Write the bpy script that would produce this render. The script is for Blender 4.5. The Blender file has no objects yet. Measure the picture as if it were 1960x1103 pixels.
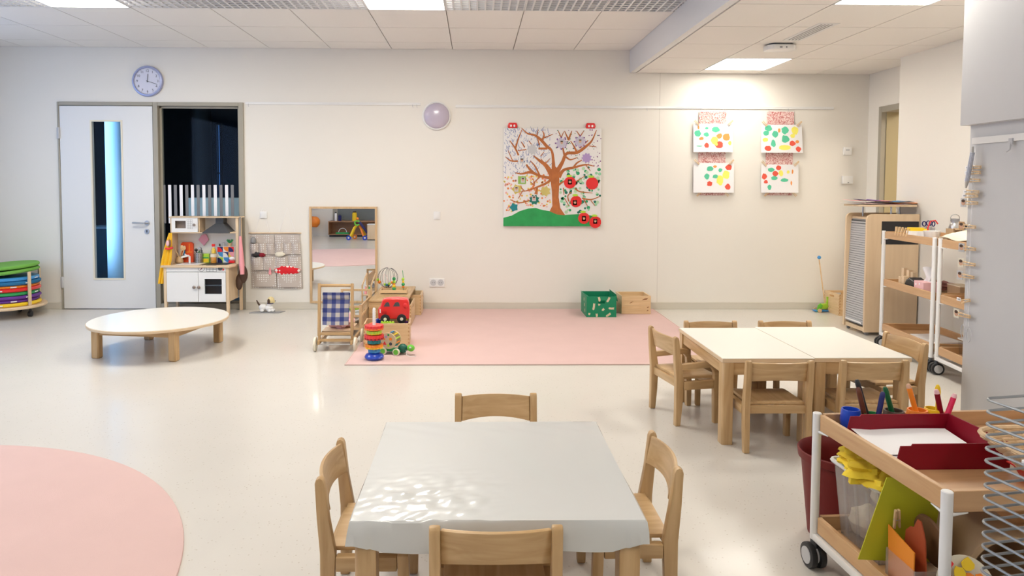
import bpy, bmesh, math, random
from mathutils import noise
from mathutils import Matrix, Vector, Euler
R = math.radians; PI = math.pi; random.seed(7)
C = bpy.context.scene.collection
SC = bpy.context.scene

# ---------------------------------------------------------------- camera
FPX, CX, CY, YAW, PIT, ROL, DC, HC = 1318.9, 932.6, 417.0, .0177, .0471, .0032, 7.19, 1.30
cam = bpy.data.objects.new('camera', bpy.data.cameras.new('camera')); C.objects.link(cam); SC.camera = cam
cam.data.sensor_width = 36; cam.data.lens = FPX / 1960 * 36
cam.data.shift_x = (980 - CX) / 1960; cam.data.shift_y = -(551.5 - CY) / 1960
cam.data.clip_start = .05
cam.location = (0, -DC, HC)
cam.rotation_euler = (Matrix.Rotation(-YAW, 3, 'Z') @ Matrix.Rotation(PI / 2 - PIT, 3, 'X') @ Matrix.Rotation(ROL, 3, 'Z')).to_euler()
# ---------------------------------------------------------------- world, exposure, area lights
SC.view_settings.view_transform = 'Standard'; SC.view_settings.look = 'None'
SC.view_settings.exposure = 0.43; SC.view_settings.gamma = 1; SC.view_settings.use_curve_mapping = False
w = bpy.data.worlds.new('dusk'); SC.world = w; w.use_nodes = True
w.node_tree.nodes['Background'].inputs[0].default_value = (.10, .2, .42, 1)
w.node_tree.nodes['Background'].inputs[1].default_value = .25
PANEL_STRENGTH = 15.5
PANEL_COLOR = (1, .955, .86, 1)
def area(name, loc, rot, sx, sy, power, col):
    l = bpy.data.lights.new(name, 'AREA'); l.shape = 'RECTANGLE'; l.size = sx; l.size_y = sy; l.energy = power; l.color = col
    o = bpy.data.objects.new(name, l); C.objects.link(o); o.location = loc; o.rotation_euler = rot; return o
area('daylight_left', (-5.28, -2.6, 1.6), (0, R(-90), 0), 1.9, 3.2, 36, (.40, .60, 1))
area('daylight_left_rear', (-5.28, -7.0, 1.6), (0, R(-90), 0), 1.9, 2.6, 26, (.45, .62, 1))
area('daylight_corridor', (-5.3, .50, 1.5), (0, R(-90), R(30)), 2.2, .4, 11, (.40, .68, 1)).data.spread = R(46)

# ---------------------------------------------------------------- helpers
def ray(px, py):
    u = (px - CX) / FPX; v = (py - CY) / FPX
    c, s = math.cos(ROL), -math.sin(ROL); u, v = c * u - s * v, s * u + c * v
    c, s = math.cos(PIT), math.sin(PIT); z = -c * v - s; yd = -s * v + c
    c, s = math.cos(YAW), math.sin(YAW)
    return c * u + s * yd, -s * u + c * yd, z
def F(px, py, z=0.):        # where a sight line meets the level z
    x, y, q = ray(px, py); t = (z - HC) / q; return x * t, -DC + y * t
def W(px, py, Y=0.):        # where it meets the upright plane Y -> (x, z)
    x, y, q = ray(px, py); t = (Y + DC) / y; return x * t, HC + q * t
WM = {}
class B:
    def __init__(s): s.bm = bmesh.new(); s.mi = 0
    def _m(s, fs):
        for f in fs: f.material_index = s.mi
        return s
    def hull8(s, vs):
        v = [s.bm.verts.new(p) for p in vs]
        return s._m([s.bm.faces.new([v[i] for i in q]) for q in ((3, 2, 1, 0), (4, 5, 6, 7), (0, 1, 5, 4), (1, 2, 6, 5), (2, 3, 7, 6), (3, 0, 4, 7))])
    def box(s, x0, x1, y0, y1, z0, z1, M=None):
        vs = [Vector(p) for p in ((x0, y0, z0), (x1, y0, z0), (x1, y1, z0), (x0, y1, z0), (x0, y0, z1), (x1, y0, z1), (x1, y1, z1), (x0, y1, z1))]
        if M is not None: vs = [M @ p for p in vs]
        return s.hull8(vs)
    def cbox(s, c, d, rz=0, rx=0, ry=0):
        M = Matrix.Translation(c) @ Euler((rx, ry, rz)).to_matrix().to_4x4()
        return s.box(-d[0] / 2, d[0] / 2, -d[1] / 2, d[1] / 2, -d[2] / 2, d[2] / 2, M)
    def tube(s, pts, r, n=8, closed=False, caps=True):
        pts = [Vector(p) for p in pts]; N = len(pts); rs = r if isinstance(r, (list, tuple)) else [r] * N
        rings = []; up = None
        for i, p in enumerate(pts):
            if closed: t = pts[(i + 1) % N] - pts[i - 1]
            else: t = pts[min(i + 1, N - 1)] - pts[max(i - 1, 0)]
            t = t.normalized() if t.length > 1e-9 else Vector((0, 0, 1))
            if up is None: up = Vector((0, 0, 1)) if abs(t.z) < .9 else Vector((1, 0, 0))
            a = t.cross(up)
            if a.length < 1e-6: a = t.cross(Vector((0, 1, 0)))
            a.normalize(); b = t.cross(a).normalized(); up = -b if up.dot(-b) > 0 else b
            a = t.cross(up).normalized(); b = t.cross(a).normalized()
            rings.append([s.bm.verts.new(p + (a * math.cos(2 * PI * k / n) + b * math.sin(2 * PI * k / n)) * rs[i]) for k in range(n)])
        fs = []
        for i in range(N if closed else N - 1):
            q, w_ = rings[i], rings[(i + 1) % N]
            for k in range(n): fs.append(s.bm.faces.new((q[k], q[(k + 1) % n], w_[(k + 1) % n], w_[k])))
        if caps and not closed:
            fs.append(s.bm.faces.new(rings[0][::-1])); fs.append(s.bm.faces.new(rings[-1]))
        return s._m(fs)
    def cyl(s, a, b, r, n=16): return s.tube([a, b], r, n)
    def lathe(s, prof, c=(0, 0, 0), n=24, M=None, caps=True):   # prof: (radius, z)
        rings = []; fs = []
        M = M or Matrix.Identity(4); c = Vector(c)
        for r, z in prof:
            if r < 1e-6: rings.append([s.bm.verts.new(M @ Vector((0, 0, z)) + c)])
            else: rings.append([s.bm.verts.new(M @ Vector((r * math.cos(2 * PI * k / n), r * math.sin(2 * PI * k / n), z)) + c) for k in range(n)])
        for q, w_ in zip(rings, rings[1:]):
            for k in range(n):
                k2 = (k + 1) % n
                if len(q) == 1 and len(w_) == 1: continue
                if len(q) == 1: fs.append(s.bm.faces.new((q[0], w_[k2], w_[k])))
                elif len(w_) == 1: fs.append(s.bm.faces.new((q[k], q[k2], w_[0])))
                else: fs.append(s.bm.faces.new((q[k], q[k2], w_[k2], w_[k])))
        if caps:
            if len(rings[0]) > 1: fs.append(s.bm.faces.new(rings[0][::-1]))
            if len(rings[-1]) > 1: fs.append(s.bm.faces.new(rings[-1]))
        return s._m(fs)
    def ball(s, c, r, n=12, sc=(1, 1, 1)):
        m = max(4, n // 2)
        M = Matrix.Diagonal((sc[0], sc[1], sc[2], 1))
        return s.lathe([(r * math.sin(PI * i / m), -r * math.cos(PI * i / m)) for i in range(m + 1)], c, n, M)
    def prism(s, poly, axis, a, b, M=None):     # poly in the plane across axis: Y -> (x,z), Z -> (x,y), X -> (y,z)
        def P(p, t):
            v = Vector((p[0], t, p[1])) if axis == 'Y' else Vector((p[0], p[1], t)) if axis == 'Z' else Vector((t, p[0], p[1]))
            return M @ v if M is not None else v
        u = [s.bm.verts.new(P(p, a)) for p in poly]; v = [s.bm.verts.new(P(p, b)) for p in poly]; n = len(poly)
        fs = [s.bm.faces.new(u[::-1]), s.bm.faces.new(v)] + [s.bm.faces.new((u[k], u[(k + 1) % n], v[(k + 1) % n], v[k])) for k in range(n)]
        return s._m(fs)
    def grid(s, fn, nu, nv, th=0.):      # fn(u,v)->point ; th: thickness along the surface normal
        V = [[Vector(fn(i / nu, j / nv)) for j in range(nv + 1)] for i in range(nu + 1)]
        top = [[s.bm.verts.new(p) for p in row] for row in V]; fs = []
        for i in range(nu):
            for j in range(nv): fs.append(s.bm.faces.new((top[i][j], top[i + 1][j], top[i + 1][j + 1], top[i][j + 1])))
        if th:
            bot = []
            for i in range(nu + 1):
                row = []
                for j in range(nv + 1):
                    a = V[min(i + 1, nu)][j] - V[max(i - 1, 0)][j]; b = V[i][min(j + 1, nv)] - V[i][max(j - 1, 0)]
                    row.append(s.bm.verts.new(V[i][j] - a.cross(b).normalized() * th))
                bot.append(row)
            for i in range(nu):
                for j in range(nv): fs.append(s.bm.faces.new((bot[i][j + 1], bot[i + 1][j + 1], bot[i + 1][j], bot[i][j])))
            for i in range(nu):
                fs.append(s.bm.faces.new((top[i + 1][0], top[i][0], bot[i][0], bot[i + 1][0]))); fs.append(s.bm.faces.new((top[i][nv], top[i + 1][nv], bot[i + 1][nv], bot[i][nv])))
            for j in range(nv):
                fs.append(s.bm.faces.new((top[0][j], top[0][j + 1], bot[0][j + 1], bot[0][j]))); fs.append(s.bm.faces.new((top[nu][j + 1], top[nu][j], bot[nu][j], bot[nu][j + 1])))
        return s._m(fs)
    def xf(s, M): s.bm.transform(M); return s
    def build(s, name, mat, parent=None, bevel=0, seg=2, world=False, kind=None, label=None):
        bm = s.bm
        bmesh.ops.recalc_face_normals(bm, faces=bm.faces)
        if bevel:
            es = [e for e in bm.edges if len(e.link_faces) == 2 and e.calc_face_angle(0) > R(35)]
            bmesh.ops.bevel(bm, geom=es, offset=bevel, segments=seg, affect='EDGES', clamp_overlap=True, profile=.6)
        if world and parent is not None: bm.transform(WM[parent].inverted())
        for f in bm.faces: f.smooth = True
        for e in bm.edges:
            if len(e.link_faces) != 2 or e.calc_face_angle(0) > R(38): e.smooth = False
        me = bpy.data.meshes.new(name); bm.to_mesh(me); bm.free()
        for m_ in (mat if isinstance(mat, (list, tuple)) else [mat]): me.materials.append(m_)
        o = bpy.data.objects.new(name, me); C.objects.link(o)
        if parent is not None: o.parent = parent; WM[o] = WM[parent]
        else: WM[o] = Matrix.Identity(4)
        if kind: o['kind'] = kind
        if label: o['label'] = label
        return o
def thing(name, label, cat, loc=(0, 0, 0), rz=0, group=None):
    o = bpy.data.objects.new(name, None); C.objects.link(o); o.empty_display_size = .05
    o.location = loc; o.rotation_euler = (0, 0, rz); o['label'] = label; o['category'] = cat
    if group: o['group'] = group
    WM[o] = Matrix.Translation(loc) @ Matrix.Rotation(rz, 4, 'Z'); return o
def tag(o, label, cat, group=None):
    o['label'] = label; o['category'] = cat
    if group: o['group'] = group
    return o
def at(o, loc, rz=0): o.location = loc; o.rotation_euler = (0, 0, rz); WM[o] = Matrix.Translation(loc) @ Matrix.Rotation(rz, 4, 'Z'); return o
def dup(root, loc, rz=0, label=None, group=None):
    r = root.copy(); C.objects.link(r); at(r, loc, rz)
    if label: r['label'] = label
    if group: r['group'] = group
    for ch in list(root.children):
        c = ch.copy(); C.objects.link(c); c.parent = r
        for g in ch.children:
            d = g.copy(); C.objects.link(d); d.parent = c
    return r
def struct(name, b, m, parent=None, **k):
    o = b.build(name, m, parent, **k)
    if parent is None: o['kind'] = 'structure'
    return o

# ---------------------------------------------------------------- materials
def mat(name, col, rough=.5, metal=0, bump=0, bscale=80, var=0, vscale=8, emit=0, coat=0, alpha=1, trans=0, spec=.5, ecol=None):
    m = bpy.data.materials.new(name); m.use_nodes = True; nt = m.node_tree; p = nt.nodes['Principled BSDF']
    c = (*col, 1)
    p.inputs['Base Color'].default_value = c; p.inputs['Roughness'].default_value = rough; p.inputs['Metallic'].default_value = metal
    p.inputs['Specular IOR Level'].default_value = spec
    p.inputs['Coat Weight'].default_value = coat; p.inputs['Coat Roughness'].default_value = .08
    p.inputs['Alpha'].default_value = alpha; p.inputs['Transmission Weight'].default_value = trans
    if emit: p.inputs['Emission Color'].default_value = ecol or c; p.inputs['Emission Strength'].default_value = emit
    tc = nt.nodes.new('ShaderNodeTexCoord')
    if var:
        n = nt.nodes.new('ShaderNodeTexNoise'); n.inputs['Scale'].default_value = vscale; n.inputs['Detail'].default_value = 4
        nt.links.new(tc.outputs['Object'], n.inputs['Vector'])
        mx = nt.nodes.new('ShaderNodeMix'); mx.data_type = 'RGBA'
        mx.inputs[6].default_value = tuple(x * (1 - var) for x in col) + (1,); mx.inputs[7].default_value = tuple(min(1, x * (1 + var)) for x in col) + (1,)
        nt.links.new(n.outputs['Fac'], mx.inputs[0]); nt.links.new(mx.outputs[2], p.inputs['Base Color'])
    if bump:
        n = nt.nodes.new('ShaderNodeTexNoise'); n.inputs['Scale'].default_value = bscale; n.inputs['Detail'].default_value = 3
        nt.links.new(tc.outputs['Object'], n.inputs['Vector'])
        b = nt.nodes.new('ShaderNodeBump'); b.inputs['Strength'].default_value = bump; b.inputs['Distance'].default_value = .002
        nt.links.new(n.outputs['Fac'], b.inputs['Height']); nt.links.new(b.outputs['Normal'], p.inputs['Normal'])
    return m
def wood(name, c1, c2, axis=2, rough=.42, sc=26, coat=.15):
    m = mat(name, c1, rough, coat=coat); nt = m.node_tree; p = nt.nodes['Principled BSDF']; N = nt.nodes
    tc = N.new('ShaderNodeTexCoord'); mp = N.new('ShaderNodeMapping'); s = [sc] * 3; s[axis] = sc * .09
    mp.inputs['Scale'].default_value = s
    oi = N.new('ShaderNodeObjectInfo'); ad = N.new('ShaderNodeVectorMath'); ad.operation = 'ADD'
    nt.links.new(tc.outputs['Object'], ad.inputs[0]); nt.links.new(oi.outputs['Random'], ad.inputs[1])
    nt.links.new(ad.outputs[0], mp.inputs['Vector'])
    n = N.new('ShaderNodeTexNoise'); n.inputs['Scale'].default_value = 1; n.inputs['Detail'].default_value = 6; n.inputs['Distortion'].default_value = 1.2
    nt.links.new(mp.outputs[0], n.inputs['Vector'])
    r = N.new('ShaderNodeValToRGB'); r.color_ramp.elements[0].position = .32; r.color_ramp.elements[1].position = .68
    r.color_ramp.elements[0].color = (*c2, 1); r.color_ramp.elements[1].color = (*c1, 1)
    nt.links.new(n.outputs['Fac'], r.inputs[0]); nt.links.new(r.outputs[0], p.inputs['Base Color']); return m
def glass(name, tint, gloss=.04, rough=.02):
    m = bpy.data.materials.new(name); m.use_nodes = True; nt = m.node_tree; N = nt.nodes; N.clear()
    o = N.new('ShaderNodeOutputMaterial'); t = N.new('ShaderNodeBsdfTransparent'); g = N.new('ShaderNodeBsdfGlossy'); mx = N.new('ShaderNodeMixShader')
    t.inputs[0].default_value = (*tint, 1); g.inputs['Roughness'].default_value = rough; mx.inputs[0].default_value = gloss
    nt.links.new(t.outputs[0], mx.inputs[1]); nt.links.new(g.outputs[0], mx.inputs[2]); nt.links.new(mx.outputs[0], o.inputs[0]); return m
BE1, BE2 = (.61, .41, .21), (.47, .29, .125)
M = dict(
    wall=mat('wall_paint', (.80, .765, .70), .55, bump=.08, bscale=140),
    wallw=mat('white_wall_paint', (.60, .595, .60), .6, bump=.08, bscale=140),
    soff=mat('soffit_paint', (.76, .76, .76), .6),
    tile=mat('ceiling_tile', (.84, .81, .77), .8, bump=.2, bscale=300),
    grille=mat('white_metal', (.72, .72, .72), .4), plenum=mat('plenum_dark', (.16, .16, .17), .9),
    tbar=mat('grid_bar', (.62, .58, .52), .6), skirt=mat('skirting', (.62, .58, .50), .5),
    frame=mat('door_frame_grey', (.36, .33, .265), .45), door=mat('door_white', (.76, .755, .74), .4),
    bw=mat('white_laminate', (.80, .775, .71), .3, coat=.2), white=mat('white_plastic', (.82, .81, .79), .35, coat=.2),
    paint=mat('white_painted_steel', (.80, .79, .78), .3, coat=.2), steel=mat('brushed_steel', (.55, .55, .55), .3, 1),
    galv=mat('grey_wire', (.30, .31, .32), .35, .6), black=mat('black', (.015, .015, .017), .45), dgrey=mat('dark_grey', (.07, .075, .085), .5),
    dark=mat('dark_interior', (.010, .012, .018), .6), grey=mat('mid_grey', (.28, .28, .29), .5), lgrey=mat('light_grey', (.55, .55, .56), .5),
    film_g=mat('grey_film', (.20, .20, .21), .6), film_w=mat('white_film', (.88, .87, .90), .6),
    beech=wood('beech_upright', BE1, BE2, 2), beechx=wood('beech_across', BE1, BE2, 0), beechy=wood('beech_deep', BE1, BE2, 1),
    birch=wood('birch_ply', (.76, .58, .38), (.70, .52, .33), 2, sc=14), birchx=wood('birch_ply_across', (.76, .58, .38), (.70, .52, .33), 0, sc=14),
    pine=wood('pine', (.78, .57, .33), (.68, .46, .24), 0), piney=wood('pine_deep', (.78, .57, .33), (.68, .46, .24), 1), knot=mat('pine_knot', (.30, .13, .05), .6),
    tray=wood('trolley_wood', (.62, .38, .18), (.52, .29, .13), 1), trayx=wood('trolley_wood_across', (.58, .35, .18), (.50, .29, .14), 0),
    oak=wood('light_oak_frame', (.66, .46, .26), (.56, .37, .19), 2),
    brown=wood('brown_board', (.42, .22, .11), (.34, .17, .08), 0),
    rug=mat('pink_carpet', (.68, .485, .455), .95, bump=.6, bscale=500, var=.04, vscale=5, spec=.1), rugedge=mat('pink_carpet_edge', (.60, .45, .40), .9),
    gloss=mat('clear_oilcloth', (.60, .62, .61), .3, coat=.8), mirror=mat('mirror_glass', (.9, .9, .9), .0, 1),
    red=mat('red_plastic', (.75, .02, .02), .3, coat=.4), dred=mat('dark_red_plastic', (.23, .003, .014), .45, coat=.05, spec=.3), bin=mat('maroon_bin', (.16, .014, .012), .5, spec=.3),
    orange=mat('orange', (.9, .25, .02), .4), yellow=mat('yellow', (.88, .60, .02), .4), lime=mat('lime', (.42, .68, .05), .4), green=mat('green', (.03, .35, .10), .45),
    teal=mat('teal', (.01, .22, .25), .4), blue=mat('blue', (.01, .06, .50), .3, coat=.3), lblue=mat('light_blue', (.05, .28, .62), .4), navy=mat('navy', (.012, .015, .12), .5),
    pink=mat('pink', (.85, .35, .38), .7), lpink=mat('pale_pink', (.80, .48, .50), .6), purple=mat('purple', (.13, .03, .28), .5), lilac=mat('lilac', (.42, .30, .55), .6),
    dbrown=mat('dark_brown', (.07, .035, .02), .6), mbrown=mat('mid_brown', (.22, .11, .05), .6), skin=mat('skin_tone', (.65, .38, .25), .6),
    paper=mat('white_paper', (.84, .83, .84), .7), cream=mat('cream_cloth', (.80, .74, .60), .9), kraft=mat('cardboard', (.48, .33, .19), .8),
    yc=mat('yellow_cloth', (1.0, .68, .05), .9, var=.2, vscale=14), folder=mat('lime_folder', (.52, .52, .02), .5), osheet=mat('orange_card', (.80, .26, .02), .6),
    clear=glass('clear_plastic', (.93, .93, .94), .10, .15), pane=glass('window_glass', (.90, .95, .98), .006), wicker=mat('wicker', (.62, .44, .26), .7, var=.25, vscale=60),
    sheet=mat('lamp_shade_lilac', (.52, .46, .56), .25, coat=.5), clockf=mat('clock_face', (.70, .70, .80), .4), clockr=mat('clock_rim', (.36, .40, .62), .3, .3),
    bark=mat('bark_paint', (.45, .14, .035), .7, var=.3, vscale=20), hill=mat('green_paint', (.02, .32, .08), .7, var=.25, vscale=12),
    lamp=mat('panel_diffuser', (1, 1, 1), .5, emit=PANEL_STRENGTH, ecol=PANEL_COLOR),
    lamp2=mat('panel_diffuser_dimmer', (1, 1, 1), .5, emit=PANEL_STRENGTH * .72, ecol=PANEL_COLOR),
    lamp3=mat('panel_diffuser_brighter', (1, 1, 1), .5, emit=PANEL_STRENGTH * 1.5, ecol=PANEL_COLOR),
    sky=mat('dusk_sky_glow', (.1, .3, .8), .5, emit=.55, ecol=(.12, .36, 1, 1)), vfloor=mat('corridor_floor', (.20, .28, .34), .5), bluew=mat('corridor_column', (.55, .72, .85), .6),
    mint=mat('pale_mint_board', (.78, .86, .82), .6), hose=mat('grey_strap', (.30, .28, .27), .7), juice=mat('juice', (.85, .35, .02), .15, coat=.5),
    label=mat('white_print', (.8, .8, .8), .5), drum=mat('pale_wood_print', (.62, .50, .30), .5), door2=mat('olive_jamb', (.42, .35, .20), .5), warm=mat('warm_wall', (.9, .82, .68), .6),
)
def floor_mat():
    m = mat('cream_linoleum', (.80, .76, .69), .27, coat=.15); nt = m.node_tree; N = nt.nodes; p = N['Principled BSDF']
    tc = N.new('ShaderNodeTexCoord'); v = N.new('ShaderNodeTexVoronoi'); v.inputs['Scale'].default_value = 45
    nt.links.new(tc.outputs['Object'], v.inputs['Vector'])
    r = N.new('ShaderNodeValToRGB'); r.color_ramp.elements[0].position = .09; r.color_ramp.elements[1].position = .16
    r.color_ramp.elements[0].color = (.53, .48, .41, 1); r.color_ramp.elements[1].color = (.67, .635, .58, 1)
    nt.links.new(v.outputs['Distance'], r.inputs[0])
    n = N.new('ShaderNodeTexNoise'); n.inputs['Scale'].default_value = 3; nt.links.new(tc.outputs['Object'], n.inputs['Vector'])
    mx = N.new('ShaderNodeMix'); mx.data_type = 'RGBA'; mx.blend_type = 'MULTIPLY'; mx.inputs[0].default_value = .06
    nt.links.new(r.outputs[0], mx.inputs[6]); nt.links.new(n.outputs['Fac'], mx.inputs[7]); nt.links.new(mx.outputs[2], p.inputs['Base Color']); return m
def check_mat(name, a, b, sc, c3=None):
    m = mat(name, a, .9); nt = m.node_tree; N = nt.nodes; p = N['Principled BSDF']
    tc = N.new('ShaderNodeTexCoord'); sp = N.new('ShaderNodeSeparateXYZ'); nt.links.new(tc.outputs['Object'], sp.inputs[0])
    outs = []
    for ax in ('X', 'Z'):
        mu = N.new('ShaderNodeMath'); mu.operation = 'MULTIPLY'; mu.inputs[1].default_value = sc; nt.links.new(sp.outputs[ax], mu.inputs[0])
        fr = N.new('ShaderNodeMath'); fr.operation = 'FRACT'; nt.links.new(mu.outputs[0], fr.inputs[0])
        g = N.new('ShaderNodeMath'); g.operation = 'GREATER_THAN'; g.inputs[1].default_value = .5; nt.links.new(fr.outputs[0], g.inputs[0]); outs.append(g)
    s = N.new('ShaderNodeMath'); s.operation = 'ADD'; nt.links.new(outs[0].outputs[0], s.inputs[0]); nt.links.new(outs[1].outputs[0], s.inputs[1])
    h = N.new('ShaderNodeMath'); h.operation = 'MULTIPLY'; h.inputs[1].default_value = .5; nt.links.new(s.outputs[0], h.inputs[0])
    r = N.new('ShaderNodeValToRGB'); r.color_ramp.interpolation = 'CONSTANT'; e = r.color_ramp.elements
    e[0].color = (*a, 1); e[1].color = (*b, 1); e[1].position = .75; k = e.new(.25); k.color = (*(c3 or tuple((x + y) / 2 for x, y in zip(a, b))), 1)
    nt.links.new(h.outputs[0], r.inputs[0]); nt.links.new(r.outputs[0], p.inputs['Base Color']); return m
def dot_mat(name, a, b, sc, size=.22):
    m = mat(name, a, .95); nt = m.node_tree; N = nt.nodes; p = N['Principled BSDF']
    tc = N.new('ShaderNodeTexCoord'); v = N.new('ShaderNodeTexVoronoi'); v.inputs['Scale'].default_value = sc; v.inputs['Randomness'].default_value = .15
    nt.links.new(tc.outputs['Object'], v.inputs['Vector'])
    r = N.new('ShaderNodeValToRGB'); r.color_ramp.interpolation = 'CONSTANT'; r.color_ramp.elements[0].color = (*b, 1); r.color_ramp.elements[1].color = (*a, 1); r.color_ramp.elements[1].position = size
    nt.links.new(v.outputs['Distance'], r.inputs[0]); nt.links.new(r.outputs[0], p.inputs['Base Color']); return m
def scribble_mat(name):
    m = mat(name, (.8, .7, .68), .8); nt = m.node_tree; N = nt.nodes; p = N['Principled BSDF']
    tc = N.new('ShaderNodeTexCoord'); n = N.new('ShaderNodeTexNoise'); n.inputs['Scale'].default_value = 45; n.inputs['Detail'].default_value = 3; n.inputs['Distortion'].default_value = 2
    nt.links.new(tc.outputs['Object'], n.inputs['Vector'])
    r = N.new('ShaderNodeValToRGB'); e = r.color_ramp.elements; e[0].position = .42; e[0].color = (.50, .16, .15, 1); e[1].position = .56; e[1].color = (.80, .62, .58, 1)
    nt.links.new(n.outputs['Fac'], r.inputs[0]); nt.links.new(r.outputs[0], p.inputs['Base Color']); return m
M['floor'] = floor_mat()
M['gingham'] = check_mat('blue_gingham', (.50, .46, .42), (.03, .045, .19), 15, (.13, .14, .27))
M['dots'] = dot_mat('beige_polka', (.56, .49, .44), (.80, .78, .76), 44, .32)
M['reddots'] = dot_mat('red_polka', (.72, .02, .03), (.88, .80, .74), 26, .42)
M['scrib'] = scribble_mat('red_scribble')
M['gold'] = dot_mat('cream_print', (.80, .72, .56), (.80, .60, .35), 90, .2)

# ================================================================= ROOM
HCE, HSO = 2.70, 2.47; XS = 1.60; XL = -5.3; XR = 4.12; XR2 = 3.86; YR2 = -.94; XP = 2.60; YP = -3.60; YB = -10.45
DX0, DX1, DZ = W(110, 196)[0], W(466, 195)[0], 2.142
b = B(); b.box(XL - .2, 7, YB - .2, 4.2, -.12, 0); struct('floor', b, M['floor'])
b = B(); b.box(XL - .2, DX0, 0, .25, 0, 2.95); b.box(DX0, DX1, 0, .25, DZ, 2.95); b.box(DX1, XR + .3, 0, .25, 0, 2.95); wb = struct('wall_back', b, M['wall'])
b = B(); b.box(W(1260, 400)[0] - .002, W(1260, 400)[0] + .002, -.0015, 0, .07, HSO); struct('trim_1', b, M['tbar'])
DYa, DYb = -.20, -.90
b = B(); b.box(XR, XR + .22, DYa, 0, 0, 2.95); b.box(XR, XR + .22, YR2, DYa, 2.11, 2.95); b.box(XR, XR + .22, YR2 - .2, DYb - .02, 0, 2.95); struct('wall_right', b, M['wall'])
b = B(); b.box(XR2, XR2 + .25, -3.7, YR2, 0, 2.95); struct('wall_right_near', b, M['wall'])
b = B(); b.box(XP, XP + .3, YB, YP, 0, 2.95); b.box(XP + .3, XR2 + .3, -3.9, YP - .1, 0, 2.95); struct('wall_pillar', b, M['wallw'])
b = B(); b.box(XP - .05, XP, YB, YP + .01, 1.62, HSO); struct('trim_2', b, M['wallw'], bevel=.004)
# left wall with two window openings
b = B(); wy = ((-4.2, -1.0), (-8.3, -5.7)); b.box(XL - .2, XL, YB, .25, 0, .65); b.box(XL - .2, XL, YB, .25, 2.55, 2.95)
for y0, y1 in ((-1.0, .25), (-5.7, -4.2), (YB, -8.3)): b.box(XL - .2, XL, y0, y1, .65, 2.55)
struct('wall_left', b, mat('wall_left_dimming', (.22, .22, .23), .6))  # unseen wall, coloured dark to cut light bounced onto the back wall
for i, (y0, y1) in enumerate(wy):
    b = B()
    for a in (y0, (y0 + y1) / 2 - .03, y1 - .06): b.box(XL - .10, XL - .04, a, a + .06, .65, 2.55)
    b.box(XL - .10, XL - .04, y0, y1, .65, .71); b.box(XL - .10, XL - .04, y0, y1, 2.49, 2.55)
    wn = struct('window_%d' % (i + 3), b, M['frame'])
    b = B(); b.box(XL - .075, XL - .069, y0 + .05, y1 - .05, .70, 2.5); b.build('pane', M['pane'], wn)
b = B(); b.box(XL - .2, XP + .3, YB - .2, YB, 0, 2.95); struct('wall_rear', b, M['wall'])
def skirt(name, segs):
    b = B()
    for x0, x1, y0, y1 in segs: b.box(x0, x1, y0, y1, 0, .072)
    struct(name, b, M['skirt'], bevel=.002, seg=1)
skirt('baseboard_back', ((XL, DX0, -.012, 0), (DX1, XR, -.012, 0)))
skirt('baseboard_right', ((XR - .012, XR, DYa, -.012), (XR2 - .012, XR2, -3.69, YR2), (XP - .012, XP, -10.4, YP), (XP - .012, XP + .3, YP, YP + .012)))
skirt('baseboard_left', ((XL, XL + .012, -10.4, -.012),))

# ceiling: upper part with tiles, then perforated metal field; lower part right of the soffit
b = B(); b.box(XL - .2, XS + .1, -1.62, .25, HCE + .02, HCE + .1); b.box(XL - .2, XS + .1, YB, -2.86, HCE - .004, HCE + .1); b.box(XS + .1, XR + 1, YB, .25, HSO + .02, HSO + .3)
b.mi = 1; b.box(XL - .2, XS + .1, -2.86, -1.62, HCE + .22, HCE + .30)
ceil = struct('ceiling', b, [M['tbar'], M['plenum']])
b = B(); b.box(XS, XS + .06, YB, 0, HSO, 2.95); struct('trim_3', b, M['soff'], bevel=.003)
T = .625; CX0 = -4.611; CY0 = .3458
def slabmesh(name, x0, x1, y0, y1, z, mat_, par, g=.004):
    b = B(); b.box(x0 + g, x1 - g, y0 + g, y1 - g, z, z + .012); return b.build(name, mat_, par)
rows = [(-CY0, 0.), (-CY0 - T, -CY0), (-CY0 - 2 * T, -CY0 - T)]
for i in range(-2, 10):
    for y0, y1 in rows:
        x0 = max(CX0 + i * T, XL); x1 = min(CX0 + (i + 1) * T, XS)
        if x1 - x0 > .05: slabmesh('ceiling_tile', x0, x1, y0, y1, HCE, M['tile'], ceil)
SX0, SY0 = 2.2947, .233
for i in range(-2, 4):
    for j in range(0, 6):
        x0, x1 = max(SX0 + i * T, XS + .06), min(SX0 + (i + 1) * T, XR); y1 = 0 if j == 0 else -SY0 - (j - 1) * T; y0 = -SY0 - j * T
        if (i == 0 and j in (1, 5)) or x1 - x0 < .05: continue
        if i == 2 and y1 < YR2: x1 = min(x1, XR2)
        if i == 3 and y1 < YR2: continue
        slabmesh('ceiling_tile', x0, x1, y0, y1, HSO, M['tile'], ceil)
for q in ((XS + .06, XR, YB, -SY0 - 5 * T),):
    b = B(); b.box(*q, HSO, HSO + .012); b.build('ceiling_tile', M['tile'], ceil)
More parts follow.
